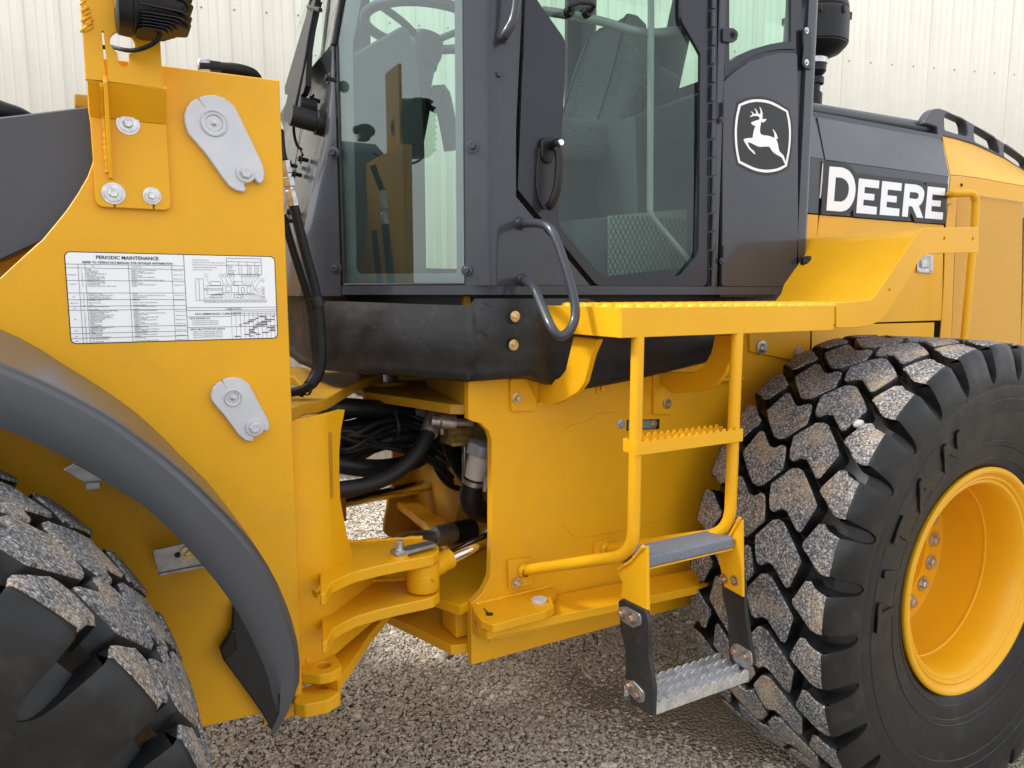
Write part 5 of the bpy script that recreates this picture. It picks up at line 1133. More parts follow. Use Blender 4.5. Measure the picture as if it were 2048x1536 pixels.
hole = fillet([(hx, ZS2 + .030, .02), (hole[3][0], ZS2 + .030, .01), (hole[3][0] + .001, ZT - .05, 0), (hx + .008 + (ZT - ZW) * lean * .9, ZT - .05, 0), (hx + .006, ZW, 0)], 0, 5)
frit = plate('glass_border', outer, PFr @ Matrix.Translation((0, 0, -.006)), .004, INKG, cab_, holes=[hole], bev=.0004)
gl1 = plate('corner_window', outer, PFr @ Matrix.Translation((0, 0, -.001)), .0008, GLC, cab_, bev=.0001, sm=False)
tube('window_seal', [PFr @ Vector((.004, ZS2 + .002, -.002)), PFr @ Vector((.003, ZW, -.002))], .0045, BLK, cab_, seg=8)
tube('window_seal', [PFr @ Vector((pw - .004, ZS2 + .001, 0)), PFr @ Vector((pw - .004, ZT, 0))], .004, BLK, cab_, seg=8)
tube('window_seal', [PFr @ Vector((.004, ZS2 + .001, 0)), PFr @ Vector((pw - .004, ZS2 + .001, 0))], .0035, BLK, cab_, seg=8)
# front quarter facet + front panel + windscreen
def poly3(name, P, th, m, parent, deg=35, cuts=0):
    me = mesh_from(name, P, [tuple(range(len(P)))]); bm = bmesh.new(); bm.from_mesh(me)
    f = next(iter(bm.faces)); c = f.calc_center_median()
    if f.normal.dot(EYE - c) < 0: bmesh.ops.reverse_faces(bm, faces=bm.faces)
    bmesh.ops.solidify(bm, geom=list(bm.faces), thickness=th); bm.to_mesh(me); bm.free(); smooth(me, deg); return link(name, me, m, parent)
T_ = Vector((W0.x, W0.y, ZW)); R_0 = Vector((W0.x - .006, W0.y + .002, ZS)); Lb = Vector((.4925, 2.15, ZS))
# curved corner: facet swept between the window edge and the front panel
NQ = 14; vs = []; fs = []; fe = (T_.x + .0, T_.y)
left = [onP(x, y, Lb, Vector((-1, -.14, .15)).normalized()) for x, y in ((681, 118), (672, 140), (655, 220), (641, 300), (624, 380), (612, 440), (603, 500), (600, 592))]
left[0] = T_ + Vector((-.012, .006, 0)); left = catmull(left, 3); nl = len(left)
for i, l in enumerate(left):
    r = Vector((W0.x - .006, W0.y + .002, l.z))
    l = Vector((min(l.x, r.x - .002), max(l.y, r.y + .002), l.z))
    for k in range(6):
        t = k / 5; q = l.lerp(r, t); q += Vector((-.8, -.6, 0)) * (.010 * math.sin(math.pi * t) * min(1, i / 6)); vs.append(q)
for i in range(nl - 1):
    for k in range(5): a = i * 6 + k; fs.append((a, a + 1, a + 7, a + 6))
me = mesh_from('front_quarter_panel', vs, fs); bm = bmesh.new(); bm.from_mesh(me); bmesh.ops.recalc_face_normals(bm, faces=bm.faces)
if sum((f.normal.y + f.normal.x) for f in bm.faces) > 0: bmesh.ops.reverse_faces(bm, faces=bm.faces)
bmesh.ops.solidify(bm, geom=list(bm.faces), thickness=.004); bm.to_mesh(me); bm.free(); smooth(me, 60)
fq = link('front_quarter_panel', me, GRY, cab_)
YF = 2.90
fpn = [left[0]] + left[3::3] + [Vector((.455, 2.5, ZS)), Vector((.47, YF, ZS)), Vector((.602, YF, ZW)), Vector((.596, 2.4, ZW))]
vs = []; fs = []
for i, l in enumerate(left):
    for k in range(7):
        t = k / 6; y = l.y + (YF - l.y) * t; xw = l.x + .048 * t * t; vs.append((xw - .0, y, l.z))
for i in range(nl - 1):
    for k in range(6): a = i * 7 + k; fs.append((a, a + 7, a + 8, a + 1))
me = mesh_from('front_panel', vs, fs); bm = bmesh.new(); bm.from_mesh(me); bmesh.ops.recalc_face_normals(bm, faces=bm.faces)
if sum(f.normal.x for f in bm.faces) > 0: bmesh.ops.reverse_faces(bm, faces=bm.faces)
bmesh.ops.solidify(bm, geom=list(bm.faces), thickness=.004); bm.to_mesh(me); bm.free(); smooth(me, 60)
fpl = link('front_panel', me, GRY, cab_)
XT = .594 + (ZT - ZW) * .20
ws = poly3('windscreen', [Vector((.588, 2.03, ZW + .004)), Vector((.642, YF, ZW + .004)), Vector((XT + .05, YF, ZT)), Vector((XT, 2.03, ZT))], .003, GLS, cab_)
tube('windscreen_seal', [Vector((.586, 2.016, ZW)), Vector((XT - .002, 2.012, ZT))], .0075, BLK, cab_, seg=10)
tube('windscreen_seal', [Vector((.584, 2.02, ZW + .002)), Vector((.640, YF, ZW + .002))], .003, BLK, cab_, seg=8)
poly3('windscreen_border', [Vector((.594, 2.03, ZW + .004)), Vector((.648, YF, ZW + .004)), Vector((.658, YF, ZW + .05)), Vector((.604, 2.03, ZW + .05))], .002, DOORG, cab_)
# panel bolts and seams
def on_front(x, y): return onP(x, y, Vector((.594, 2.3, ZW)), Vector((-1, 0, .156)).normalized())
FN = Vector((-1, 0, .156)).normalized()
FN2 = Vector((-1, 0, .24)).normalized()
wf_ = lambda x, y, o: onP(x, y, Vector((.594, 2.3, ZW)) + (FN2 if y < 100 else FN) * o, FN2 if y < 100 else FN)
for x, y in ((658, 157), (626, 199), (603, 318), (581, 330), (590, 348), (580, 424), (578, 441)):
    p = wf_(x, y, .014); bolt(p, FN, .0085, BLK, fpl); tube('bolt_shank', [p - FN * .02, p], .006, BLK, fpl, seg=8)
for a, b in (((636, 178), (575, 440)), ((612, 260), (582, 480))):
    P_ = [on_front(a[0] + (b[0] - a[0]) * t, a[1] + (b[1] - a[1]) * t) + FN * .0165 for t in (0, .5, 1)]; tube('panel_seam', P_, .0008, BLK, fpl, seg=6)
# wiper
wp = link('wiper', None, None, cab_, Matrix.Translation(on_front(590, 230)))

def beam(name, px, o, w0, m, th=.02):
    P = [wf_(x, y, o) for x, y in px]; me = mesh_from(name, P, [tuple(range(len(P)))]); bm = bmesh.new(); bm.from_mesh(me); bmesh.ops.recalc_face_normals(bm, faces=bm.faces)
    if next(iter(bm.faces)).normal.dot(FN) < 0: bmesh.ops.reverse_faces(bm, faces=bm.faces)
    bmesh.ops.solidify(bm, geom=list(bm.faces), thickness=th); bmesh.ops.recalc_face_normals(bm, faces=bm.faces); bm.to_mesh(me); bm.free(); smooth(me, 30); return link(name, me, m, wp)
beam('wiper_arm', [(625, 0), (634, 0), (628, 22), (620, 60), (614, 100), (611, 170), (606, 186), (600, 192), (570, 188), (569, 176), (590, 105), (612, 30), (640, -90), (648, -90), (634, 0)][:12], .048, 0, BLK, .016)
beam('wiper_arm_tip', [(625, 2), (634, 2), (662, -140), (656, -140)], .044, 0, BLK, .010)
beam('wiper_motor_cover', [(576, 186), (602, 192), (603, 204), (594, 248), (590, 249), (568, 242), (566, 236)], .055, 0, BLK, .045)
c = wf_(603, 236, .05) - FN * .05; lathe('wiper_spindle', [(0, 0), (.034, 0), (.034, .02), (.028, .022), (.028, .09), (0, .09)], c - FN * .01, FN, BLK, wp, 18)
for k in range(5): c2_ = wf_(598 + 0, 234, .01 + k * .008)
tube('wiper_blade', [wf_(603, 98, .02), wf_(612, 50, .02), wf_(634, -60, .02), wf_(650, -160, .02)], .006, BLK, wp, cm=True, seg=8)
tube('washer_hose', [wf_(640, -40, .055), wf_(630, 10, .055), wf_(618, 70, .055), wf_(610, 120, .055), wf_(596, 190, .062), wf_(588, 235, .062), wf_(588, 265, .05), wf_(594, 290, .035), wf_(604, 300, .02)], .0042, HOSE, wp, cm=True, seg=10)
for x, y in ((623, 18), ): tube('hose_clip', [wf_(x - 6, y - 4, .055), wf_(x + 18, y + 2, .055)], .006, BLK, wp, seg=8)
tube('hose_tie', [wf_(601, 301, .02), wf_(605, 310, .02)], .004, BLK, wp, seg=6)
# bolts on the posts
for x, y, Y, m in ((667, 306, 2.03, GRY), (672, 537, 2.01, GRY)):
    p = onY(x, y, Y - .02); bolt(p, (-.72, -.68, 0), .0095, m, fq)
bolt(onY(945, 292, 1.742), (-.6, -.8, 0), .0105, GRY, post); bolt(onY(934, 541, 1.752), (-.7, -.7, 0), .0085, GRY, post); bolt(onY(997, 149, CY - .006), (-.1, -1, 0), .0085, GRY, post)
# door and the corner panel below its front edge
dd_ = [(1054, -400), (1051, 0), (1036, 380), (1191, 568), (1199, 572), (1408, 573), (1415, 566), (1424, 0), (1428, -400)]
gh = [(1060, -400), (1062, -25), (1075, 0), (1100, 36), (1126, 72), (1132, 86), (1132, 98), (1130, 160), (1126, 234), (1121, 380), (1117, 434), (1123, 457), (1198, 545), (1207, 552), (1361, 552), (1394, 511), (1397, 503), (1399, 397), (1401, 109), (1393, 94), (1365, 45), (1362, 35), (1362, -400)]
door = plate('door', fillet(YL(dd_, CY - .004), .010, 3), side(CY - .004), .012, DOORG, cab_, holes=[fillet(YL(gh, CY - .004), .012, 2)], bev=.0012)
plate('door_glass', YL([(1056, -398), (1053, 0), (1040, 379), (1193, 564), (1410, 569), (1420, 0), (1424, -398)], CY + .004), side(CY + .009), .0008, GLS, door, bev=.0001, sm=False)
seal = [(1049, -400), (1046, 0), (1029, 384), (1185, 574), (1199, 579), (1412, 580), (1423, 570), (1432, 0), (1436, -400)]
sh = [(1062, -380), (1060, 0), (1046, 378), (1198, 562), (1404, 567), (1414, 0), (1416, -380)]
plate('door_seal', YL(seal, CY + .012), side(CY + .012), .02, BLK, cab_, holes=[YL(sh, CY + .012)], bev=.001)
cpn = [(1018, 372), (1024, 377), (1181, 573), (1018, 573)]
plate('corner_panel', [(B1.x - .02, ZS2 - .001)] + YL([(1181, 572), (1026, 386), (1044, 0), (1048, -400)], CY) + [(B1.x - .02, ZT)], side(CY - .002), .012, GRY, cab_, bev=.0012)
# piano hinge
for k in range(26):
    y0 = 572 - k * 37; y1 = y0 - 33
    if y1 < -300: break
    xx = 1425 + (k % 2) * 1.2 - .0; p = onY(xx, y0, CY - .012); q = onY(xx + .4, y1, CY - .012)
    tube('hinge_knuckle', [p, Vector((p.x, p.y, q.z))], .0062, GRY, door, seg=10)
plate('hinge_leaf', YL([(1417, 574), (1432, 574), (1436, -400), (1424, -400)], CY - .0045), side(CY - .0045), .012, DOORG, cab_)
xa_ = onY(1429, 300, CY).x; xb_ = onY(1443, 300, CY).x
box('rear_post', (xa_, CY - .002, ZS2 - .002), (xb_, CY + .08, ZT), GRY, cab_, .003)
# door hardware
hd = link('door_handle', None, None, door, Matrix.Translation(onY(1100, 345, CY)))
hw_ = [(1082, 300), (1079, 330), (1077, 360), (1078, 388), (1083, 408), (1092, 416), (1102, 414), (1111, 396), (1116, 370), (1118, 340), (1117, 312)]
pl_px('handle_recess', [(1083, 290), (1078, 300), (1074, 330), (1073, 375), (1078, 402), (1088, 418), (1098, 418), (1108, 402), (1104, 300), (1098, 284)], CY - .010, .006, INK, hd, r=.006)
pl_px('handle_escutcheon', [(1083, 282), (1090, 274), (1102, 273), (1112, 280), (1114, 300), (1104, 326), (1092, 326), (1084, 312)], CY - .018, .012, BLK, hd, r=.008, bev=.003)
tube('handle_grip', [onY(1112, 296, CY - .050), onY(1118, 310, CY - .056), onY(1118, 345, CY - .058), onY(1113, 380, CY - .054), onY(1104, 405, CY - .044), onY(1096, 414, CY - .030)], .0115, BLK, hd, cm=True, seg=14)
lathe('handle_pivot', [(0, -.045), (.011, -.045), (.0125, -.02), (.0125, .012), (.0095, .018), (0, .018)], onY(1112, 288, CY - .040), (-.2, -1, 0), BLK, hd, 20)
lathe('key_barrel', [(0, .0), (.0085, .0), (.0085, .016), (.007, .018), (0, .018)], onY(1117, 287, CY - .055), (-.1, -1, 0), CHRM, hd, 20)
tube('pull_bar', [onY(1006, 76, CY - .010), onY(1010, 70, CY - .045), onY(1026, 40, CY - .055), onY(1033, 0, CY - .055), onY(1036, -60, CY - .055)], .0115, GRY, cab_, cm=True, seg=16)
lathe('bar_foot', [(0, .004), (.014, .004), (.017, 0), (.013, -.012)], onY(1004, 76, CY - .006), (0, -1, 0), GRY, cab_, 16)
# grab handle with its long loop
gbl = [onY(1040, 447, CY - .003), onY(1052, 447, CY - .045), onY(1078, 447, CY - .090), onY(1104, 462, CY - .110), onY(1125, 520, CY - .115), onY(1146, 600, CY - .12), onY(1146, 640, CY - .12), onY(1130, 668, CY - .12), onY(1108, 662, CY - .12), onY(1090, 625, CY - .11), onY(1075, 590, CY - .09), onY(1062, 570, CY - .06), onY(1045, 560, CY - .003)]
gbl = [Vector(p) for p in gbl]
tube('grab_handle', [gbl[0], onY(1078, 447, 1.63), onY(1104, 462, 1.57), onY(1130, 530, 1.52), onY(1150, 610, 1.48), onY(1145, 652, 1.465), onY(1122, 672, 1.46), onY(1103, 655, 1.475), onY(1082, 607, 1.54), onY(1066, 572, 1.61), gbl[-1]], .0115, GRY, cab_, cm=True, seg=18, n=7)
for x, y in ((1040, 447), (1045, 560)): lathe('weld_collar', [(.010, .012), (.016, .004), (.018, 0), (.010, -.002)], onY(x, y, CY - .003), (0, -1, 0), GRY, cab_, 14)
# ---- storage door with badge
rpd = [(1448, 164), (1462, 150), (1480, 136), (1500, 123), (1531, 111), (1562, 105), (1589, 105), (1595, 109), (1596, 200), (1597, 549), (1564, 574), (1446, 573), (1444, 568), (1446, 300)]
sdoor = plate('storage_door', fillet(YL(rpd, CY - .004), .006, 2), side(CY - .004), .012, GRY, cab_, bev=.0018)
big = [(1440, 594), (1441, 150), (1446, -400), (1604, -400), (1604, 540), (1570, 594)]
gap = [(1452, 200), (1452, 555), (1585, 555), (1590, 130), (1500, 130)]
winh = [(1459, -390), (1459, 124), (1478, 110), (1505, 98), (1540, 88), (1570, 83), (1582, 83), (1583, -390)]
plate('rear_side_frame', YL(big, CY + .006), side(CY + .006), .02, DOORG, cab_, holes=[YL(winh, CY + .006)], bev=.0008)
wfo = [(1449, -395), (1449, 152), (1462, 139), (1480, 126), (1505, 112), (1535, 102), (1565, 98), (1592, 98), (1594, -395)]
rwin = plate('rear_quarter_window', YL(wfo, CY - .001), side(CY - .001), .005, DOORG, cab_, holes=[fillet(YL(winh, CY - .001), .006, 2)], bev=.0006)
plate('window_glass', YL([(1452, -390), (1452, 140), (1500, 105), (1560, 90), (1588, 90), (1589, -390)], CY + .003), side(CY + .0045), .0008, GLS, rwin, bev=.0001, sm=False)
wl2 = pl_px('window_latch', [(1446, 55), (1468, 56), (1475, 62), (1477, 70), (1474, 80), (1466, 85), (1446, 83)], CY - .010, .006, DOORG, rwin, r=.006); bolt_px(1467, 69, CY - .011, .0055, BLK, wl2)
for y in (222, 510): tube('storage_hinge', [onY(1447, y + 18, CY - .010), onY(1447.5, y - 18, CY - .010)], .0055, GRY, sdoor, seg=10)
for y in (240, 522): bolt_px(1443, y, CY - .010, .0055, GRY, sdoor)
# rear corner post and back wall
cp = fillet([(onY(1602, 300, CY).x, CY - .004, 0), (CX2 + .012, CY - .004, .045), (CX2 + .012, CY + .09, 0), (onY(1602, 300, CY).x, CY + .09, 0)], 0, 7)
prism('rear_corner_post', cp, onY(1610, 528, CY).z, ZT, GRY, cab_, True)
pl_px('lower_corner', [(1566, 576), (1599, 551), (1604, 528), (1624, 528), (1612, 556), (1576, 594), (1562, 594)], CY + .004, .03, GRY, cab_, bev=.002)
lp = pl_px('stay_plate', [(1606, 58), (1612, 54), (1622, 57), (1624, 100), (1621, 128), (1624, 140), (1610, 136), (1605, 128), (1608, 96)], CY - .010, .006, DOORG, cab_, r=.004)
bolt_px(1613, 61, CY - .011, .0055, ZINC, lp); bolt_px(1613, 125, CY - .011, .0055, ZINC, lp)
lathe('rubber_bumper', [(0, .0), (.020, .004), (.026, .016), (.024, .03), (.012, .04), (0, .042)], onY(1603, 527, CY - .004), (.3, -1, 0), BLK, cab_, 20)
tube('bumper_stop', [onY(1606, 527, CY - .02), onY(1622, 523, CY - .02)], .010, BLK, cab_, seg=12)
# ---- badge
zb2 = lambda l: zc(1460, 190, 9.6, l)
BY = CY - .0046
def smoothpx(l, n=4):
    V = [Vector((a, b, 0)) for a, b in l]; return [(p.x, p.y) for p in catmull(V + [V[0]], n)][:-1]
def side_curve(pts, n=6): return [(p.x, p.y) for p in catmull([Vector((a, b, 0)) for a, b in pts], n)]
def shield(t, r, b, l): return side_curve(t)[:-1] + side_curve(r)[:-1] + side_curve(b)[:-1] + side_curve(l)[:-1]
so = shield([(135, 130), (330, 50), (570, 28), (830, 85), (1140, 270)], [(1140, 270), (1190, 480), (1208, 720), (1190, 1060), (1125, 1410)], [(1125, 1410), (940, 1505), (690, 1545), (420, 1490), (130, 1340)], [(130, 1340), (75, 1060), (50, 720), (75, 420), (135, 130)])
sw_ = shield([(168, 180), (350, 103), (560, 82), (800, 128), (1110, 300)], [(1110, 300), (1155, 500), (1170, 730), (1150, 1040), (1092, 1370)], [(1092, 1370), (920, 1455), (690, 1487), (450, 1440), (160, 1300)], [(160, 1300), (112, 1040), (92, 720), (115, 430), (168, 180)])
si = shield([(207, 210), (370, 152), (560, 132), (790, 178), (1080, 325)], [(1080, 325), (1118, 520), (1135, 740), (1120, 1010), (1062, 1338)], [(1062, 1338), (900, 1410), (690, 1435), (470, 1395), (195, 1265)], [(195, 1265), (150, 1030), (133, 720), (155, 440), (207, 210)])
badge = plate('leaping_deer_badge', YL(zb2(so), BY), side(BY), .0008, BADGE, sdoor, bev=.0001, sm=False)
ring = plate('badge_ring', YL(zb2(sw_), BY - .0005), side(BY - .0005), .0005, WHT, badge, holes=[YL(zb2(si), BY - .0005)], bev=.00005, sm=False)
deer = [(565, 230), (585, 240), (610, 290), (626, 350), (626, 420), (618, 462), (660, 460), (703, 462), (680, 500), (640, 528), (618, 522), (600, 512), (588, 580), (577, 650), (576, 700), (588, 740), (610, 760), (650, 773), (720, 778), (790, 798), (840, 818), (856, 820), (855, 780), (845, 720), (818, 658), (832, 660), (870, 710), (900, 765), (921, 832), (905, 845), (886, 847), (905, 890), (925, 960), (935, 1030), (950, 1080), (980, 1115), (1025, 1155), (1050, 1220), (1072, 1285), (1088, 1300), (1085, 1330), (1060, 1338), (1030, 1270), (990, 1195), (940, 1170), (880, 1135), (830, 1100), (790, 1045), (765, 1003), (740, 990), (650, 990), (580, 997), (530, 985), (470, 955), (400, 920), (342, 905), (350, 940), (380, 1000), (415, 1045), (455, 1068), (470, 1095), (490, 1140), (465, 1132), (420, 1090), (360, 1030), (310, 950), (280, 900), (262, 850), (290, 838), (350, 826), (436, 822), (440, 780), (452, 710), (470, 640), (488, 598), (460, 585), (425, 568), (404, 528), (440, 512), (500, 490), (565, 470), (568, 440), (555, 415), (530, 405), (480, 400), (430, 410), (383, 424), (395, 400), (432, 380), (430, 350), (397, 318), (420, 320), (450, 345), (463, 368), (505, 355), (500, 310), (470, 260), (490, 265), (520, 300), (542, 355), (580, 372), (590, 330), (584, 280)]
plate('badge_deer', YL(zb2(deer), BY - .0006), side(BY - .0006), .0005, WHT, badge, bev=.00003, sm=False)
# ---- cab shell: roof, floor, back and far sides
box('cab_roof', (.70, 1.70, ZT), (2.35, 3.12, ZT + .12), DOORG, cab_, .03)
_fl = [(W0.x + .02, W0.y + .05), (B0.x + .02, B0.y + .05), (B1.x + .02, CY + .05), (CX2 - .02, CY + .05), (CX2 - .02, 3.06), (.62, 3.06), (.56, 2.6)]
prism('cab_floor', _fl, ZS + .004, ZS + .03, CABD, cab_, True)
prism('cab_underbody', [(x + (.012 if i < 2 else 0), y + (.02 if i < 4 else 0)) for i, (x, y) in enumerate(_fl)], 1.46, ZS + .004, BLK, cab_, True)
XB = CX2 - .015
bw_ = [(-CY - .02, ZS + .03), (-3.08, ZS + .03), (-3.08, ZT), (-CY - .02, ZT)]
zrw = onX(1370, 172, XB).z
plate('back_wall', bw_, face_x(XB), .03, CABD, cab_, holes=[[(-CY - .12, zrw), (-2.98, zrw), (-2.98, ZT - .1), (-CY - .12, ZT - .1)]], bev=.002)
plate('rear_window', [(-CY - .11, zrw - .01), (-2.99, zrw - .01), (-2.99, ZT - .09), (-CY - .11, ZT - .09)], face_x(XB + .01), .001, GLS, cab_, bev=.0001, sm=False)
YFAR = 3.08
fx_a, fx_b = onY(742, 100, YFAR).x, onY(1136, 50, YFAR).x
fs_ = [(.86, ZS), (CX2, ZS), (CX2, ZT), (.86, ZT)]
plate('far_side_wall', fs_, side(YFAR), .03, CABD, cab_, holes=[[(fx_a, 1.70), (fx_b, 1.70), (fx_b, ZT - .08), (fx_a, ZT - .08)]], bev=.002)
plate('far_door_glass', [(fx_a - .01, 1.69), (fx_b + .01, 1.69), (fx_b + .01, ZT - .07), (fx_a - .01, ZT - .07)], side(YFAR + .012), .001, GLS, cab_, bev=.0001, sm=False)
_fw = frame((.660, 2.905, 0), (.20, .175, 0), (0, 0, 1)); plate('far_corner_window', [(0, ZS), (.265, ZS), (.265, ZT), (.21, ZT), (.02, ZW)], _fw, .002, GLS, cab_, bev=.0002, sm=False)
plate('far_corner_panel', [(-.0, ZS), (.265, ZS), (.265, 2.0), (-.0, 2.0)], _fw @ Matrix.Translation((0, 0, -.01)), .004, CABD, cab_)
# ---- interior
sw = link('steering_wheel', None, None, cab_, Matrix.Translation(onY(855, 50, 2.4)))
hc_ = onY(853, 54, 2.40); tn = math.radians(4); nrm = Vector((math.sin(tn), 0, math.cos(tn)))
U_ = Vector((math.cos(tn), 0, -math.sin(tn))); V_ = Vector((0, 1, 0)); cir = [hc_ + (U_ * math.cos(a) + V_ * math.sin(a)) * .205 for a in [2 * math.pi * k / 48 for k in range(49)]]
vs, fs = tube_data(cir, .0165, 12, False); link('wheel_rim', mesh_from('wheel_rim', vs, fs, sm=50), VINYL, sw)
hub = hc_ - nrm * .06
for a in (200, 320, 80): a = math.radians(a); e = hc_ + (U_ * math.cos(a) + V_ * math.sin(a)) * .20; tube('spoke', [hub, hub.lerp(e, .5) + nrm * .01, e], .012, VINYL, sw, cm=True, seg=8)
cd = Vector((-.22, 0, -1)).normalized()
lathe('steering_column', [(0, -.03), (.055, -.03), (.060, .0), (.060, .03), (.052, .05), (.052, .07), (.045, .08), (.045, .14), (.055, .15), (.055, .35), (.05, .9), (0, .9)], hub, cd, VINYL, cab_, 28)
tower = YL([(700, 112), (796, 57), (806, 55), (814, 62), (828, 105), (840, 200), (846, 300), (850, 575), (700, 575)], 2.22)
plate('dash_tower', fillet(tower, .02, 4), side(2.20), .34, CABIN, cab_, bev=.008)
tube('column_boot', [onY(862, 215, 2.36), onY(880, 185, 2.36), onY(893, 235, 2.36), onY(905, 300, 2.36)], .03, VINYL, cab_, cm=True, seg=12)
# seat
def cushion(name, c, size, rot, m, parent, bev=.05, sub=1):
    bm = bmesh.new(); bmesh.ops.create_cube(bm, size=1)
    for v in bm.verts: v.co = Vector((v.co.x * size[0], v.co.y * size[1], v.co.z * size[2]))
    bmesh.ops.bevel(bm, geom=list(bm.edges), offset=bev, segments=5, profile=.5, affect='EDGES')
    for v in bm.verts: v.co = rot @ v.co + Vector(c)
    me = bpy.data.meshes.new(name); bm.to_mesh(me); bm.free(); smooth(me, 60); return link(name, me, m, parent)
st = link('operator_seat', None, None, cab_, Matrix.Translation((1.75, 2.4, 1.65)))
Rb = Matrix.Rotation(math.radians(16), 3, 'Y'); Rc = Matrix.Rotation(math.radians(-5), 3, 'Y')
bc = onY(1214, 170, 2.40)
def backrest():
    vs = []; fs = []; n = 20; rows = 12
    for i in range(rows + 1):
        t = i / rows; z = -.25 + .49 * t; w = (.225 if t < .45 else .225 - .11 * ((t - .45) / .55) ** 1.6); x = .16 * (t - .5) + .02 * math.sin(t * 5); dpt = .075 * (1 - .35 * t)
        if i in (0, rows): w *= .8; dpt *= .5
        for k in range(n):
            a = 2 * math.pi * k / n; q = (abs(math.cos(a)) ** 3.4 + abs(math.sin(a)) ** 3.4) ** (-1 / 3.4)
            bol = -.028 * max(0, abs(math.sin(a) * q) - .6) / .4 if math.cos(a) < 0 else 0
            vs.append(bc + Vector((x + dpt * math.cos(a) * q + bol, w * math.sin(a) * q, z)))
    for i in range(rows):
        for k in range(n): a = i * n + k; b = i * n + (k + 1) % n; fs.append((a, b, b + n, a + n))
    fs.append(tuple(range(n - 1, -1, -1))); fs.append(tuple(rows * n + k for k in range(n))); return vs, fs
vs, fs = backrest(); link('backrest', mesh_from('backrest', vs, fs, sm=60), SEAT, st)
for s in (-1, 1):
    tube('seam_piping', [bc + Vector((-.082 + .16 * (t - .5), s * (.14 - .05 * max(0, t - .5)), -.23 + .45 * t)) for t in (0, .25, .5, .75, 1)], .004, VINYL, st, cm=True, seg=6)
cushion('raised_armrest', onY(1348, 105, 2.2), (.085, .09, .50), Matrix.Rotation(math.radians(14), 3, 'Y'), VINYL, st, .035)
cushion('seat_shell', bc + Vector((.105, 0, -.02)), (.05, .34, .44), Rb, VINYL, st, .025)
cushion('seat_cushion', bc + Vector((-.25, 0, -.27)), (.50, .50, .15), Rc, SEAT, st, .06)
cushion('seat_base', bc + Vector((-.2, 0, -.52)), (.42, .38, .36), Rc, VINYL, st, .03)
cushion('recliner_cover', bc + Vector((.06, -.24, -.10)), (.12, .05, .22), Rb, VINYL, st, .02)
box('armrest_console', bc + Vector((-.35, .26, -.22)), bc + Vector((.12, .38, -.16)), VINYL, cab_, .02)
rb0 = onY(1272, 228, 2.05); rb1 = onY(1412, 420, 2.05)
plate('side_console', YL([(1268, 232), (1400, 184), (1425, 182), (1425, 560), (1150, 560), (1150, 440), (1272, 430)], 2.0), side(2.0), .25, CABIN, cab_, bev=.006)
scr = link('heater_screen', None, None, cab_, Matrix.Translation(onY(1296, 485, 1.99)))
sp_ = YL([(1216, 432), (1374, 418), (1373, 535), (1216, 552)], 1.992)
plate('screen_sheet', sp_, side(1.992), .003, mat('pale_screen_backing', (.30, .32, .31), .6), scr, bev=.0004)
x0_, x1_ = sp_[0][0], sp_[1][0]; zt_, zb3 = sp_[0][1] + .005, sp_[3][1]
n_ = 0; stv = []
hgt = zt_ - zb3; wdt = x1_ - x0_; pit = wdt / 17
for s in (1, -1):
    for k in range(-14, 30):
        xa2 = x0_ + k * pit; dx = hgt * .62 * s
        # clip to the sheet
        pts_ = []
        for t in np.linspace(0, 1, 41):
            x = xa2 + dx * t + (0 if s > 0 else 0); z = zb3 + hgt * t
            if x0_ <= x <= x1_: pts_.append(Vector((x, 1.988, z)))
        if len(pts_) > 2: stv.append(tube_data([pts_[0], pts_[-1]], .0016, 4))
V, Fc = join_data(stv); link('screen_wires', mesh_from('screen_wires', V, Fc), mat('dark_screen_wire', (.04, .045, .045), .5), scr, kind='stuff')
# door-side rails inside the glass
IR = mat('painted_inner_rail', (.16, .17, .175), .35, coat=.4)
tube('inner_rail', [onY(1085, 22, CY + .10), onY(1126, 28, CY + .07), onY(1200, 42, CY + .07), onY(1262, 60, CY + .07), onY(1300, 66, CY + .07), onY(1366, 61, CY + .06), onY(1420, 60, CY + .03)], .0125, IR, door, cm=True, seg=14)
tube('inner_rail', [onY(1302, -300, CY + .04), onY(1302, 0, CY + .04), onY(1300, 430, CY + .04), onY(1385, 530, CY + .04)], .0098, IR, door, fr=.04, seg=14)
dl = link('door_latch', None, None, door, Matrix.Translation(onY(1158, 18, CY)))
tube('latch_loop', [onY(1140, 22, CY - .004), onY(1142, 12, CY - .03), onY(1158, 5, CY - .035), onY(1180, 6, CY - .035), onY(1188, 12, CY - .03), onY(1177, 24, CY - .004)], .0062, BLK, dl, cm=True, seg=12)
for x, y in ((1140, 23), (1176, 24)): lathe('latch_foot', [(0, .008), (.012, .007), (.014, 0), (.014, -.012), (0, -.012)], onY(x, y, CY - .002), (0, -1, 0), BLK, dl, 18)
# ================================================================== hood
HD = 1.85
hood = link('hood', None, None, LD, Matrix.Translation((2.8, 2.4, 1.5)))
def hp_(name, px, m, th=.006, Y=HD, par=None, r=0, bev=.0015): return pl_px(name, px, Y, th, m, par or hood, r=r, bev=bev)
zcr = onY(1650, 320, HD).z; zcr2 = onY(1898, 353, HD).z
gp_ = hp_('grey_side_panel', [(1651, 320), (1897, 353), (1893, 400), (1888, 448), (1641, 428)], GRY)
hp_('grey_front_panel', [(1560, 305), (1646, 318), (1637, 428), (1560, 420)], GRY)
hp_('yellow_side_panel', [(1640, 430), (1888, 450), (1884, 641), (1872, 641), (1752, 645), (1622, 652), (1622, 560)], YELB)
hp_('yellow_front_panel', [(1560, 424), (1637, 430), (1620, 650), (1560, 650)], YELB)
hp_('lower_side_panel', [(1640, 652), (1752, 648), (1869, 645), (1867, 700), (1867, 800), (1622, 800), (1624, 655)], YELB, Y=HD - .002)
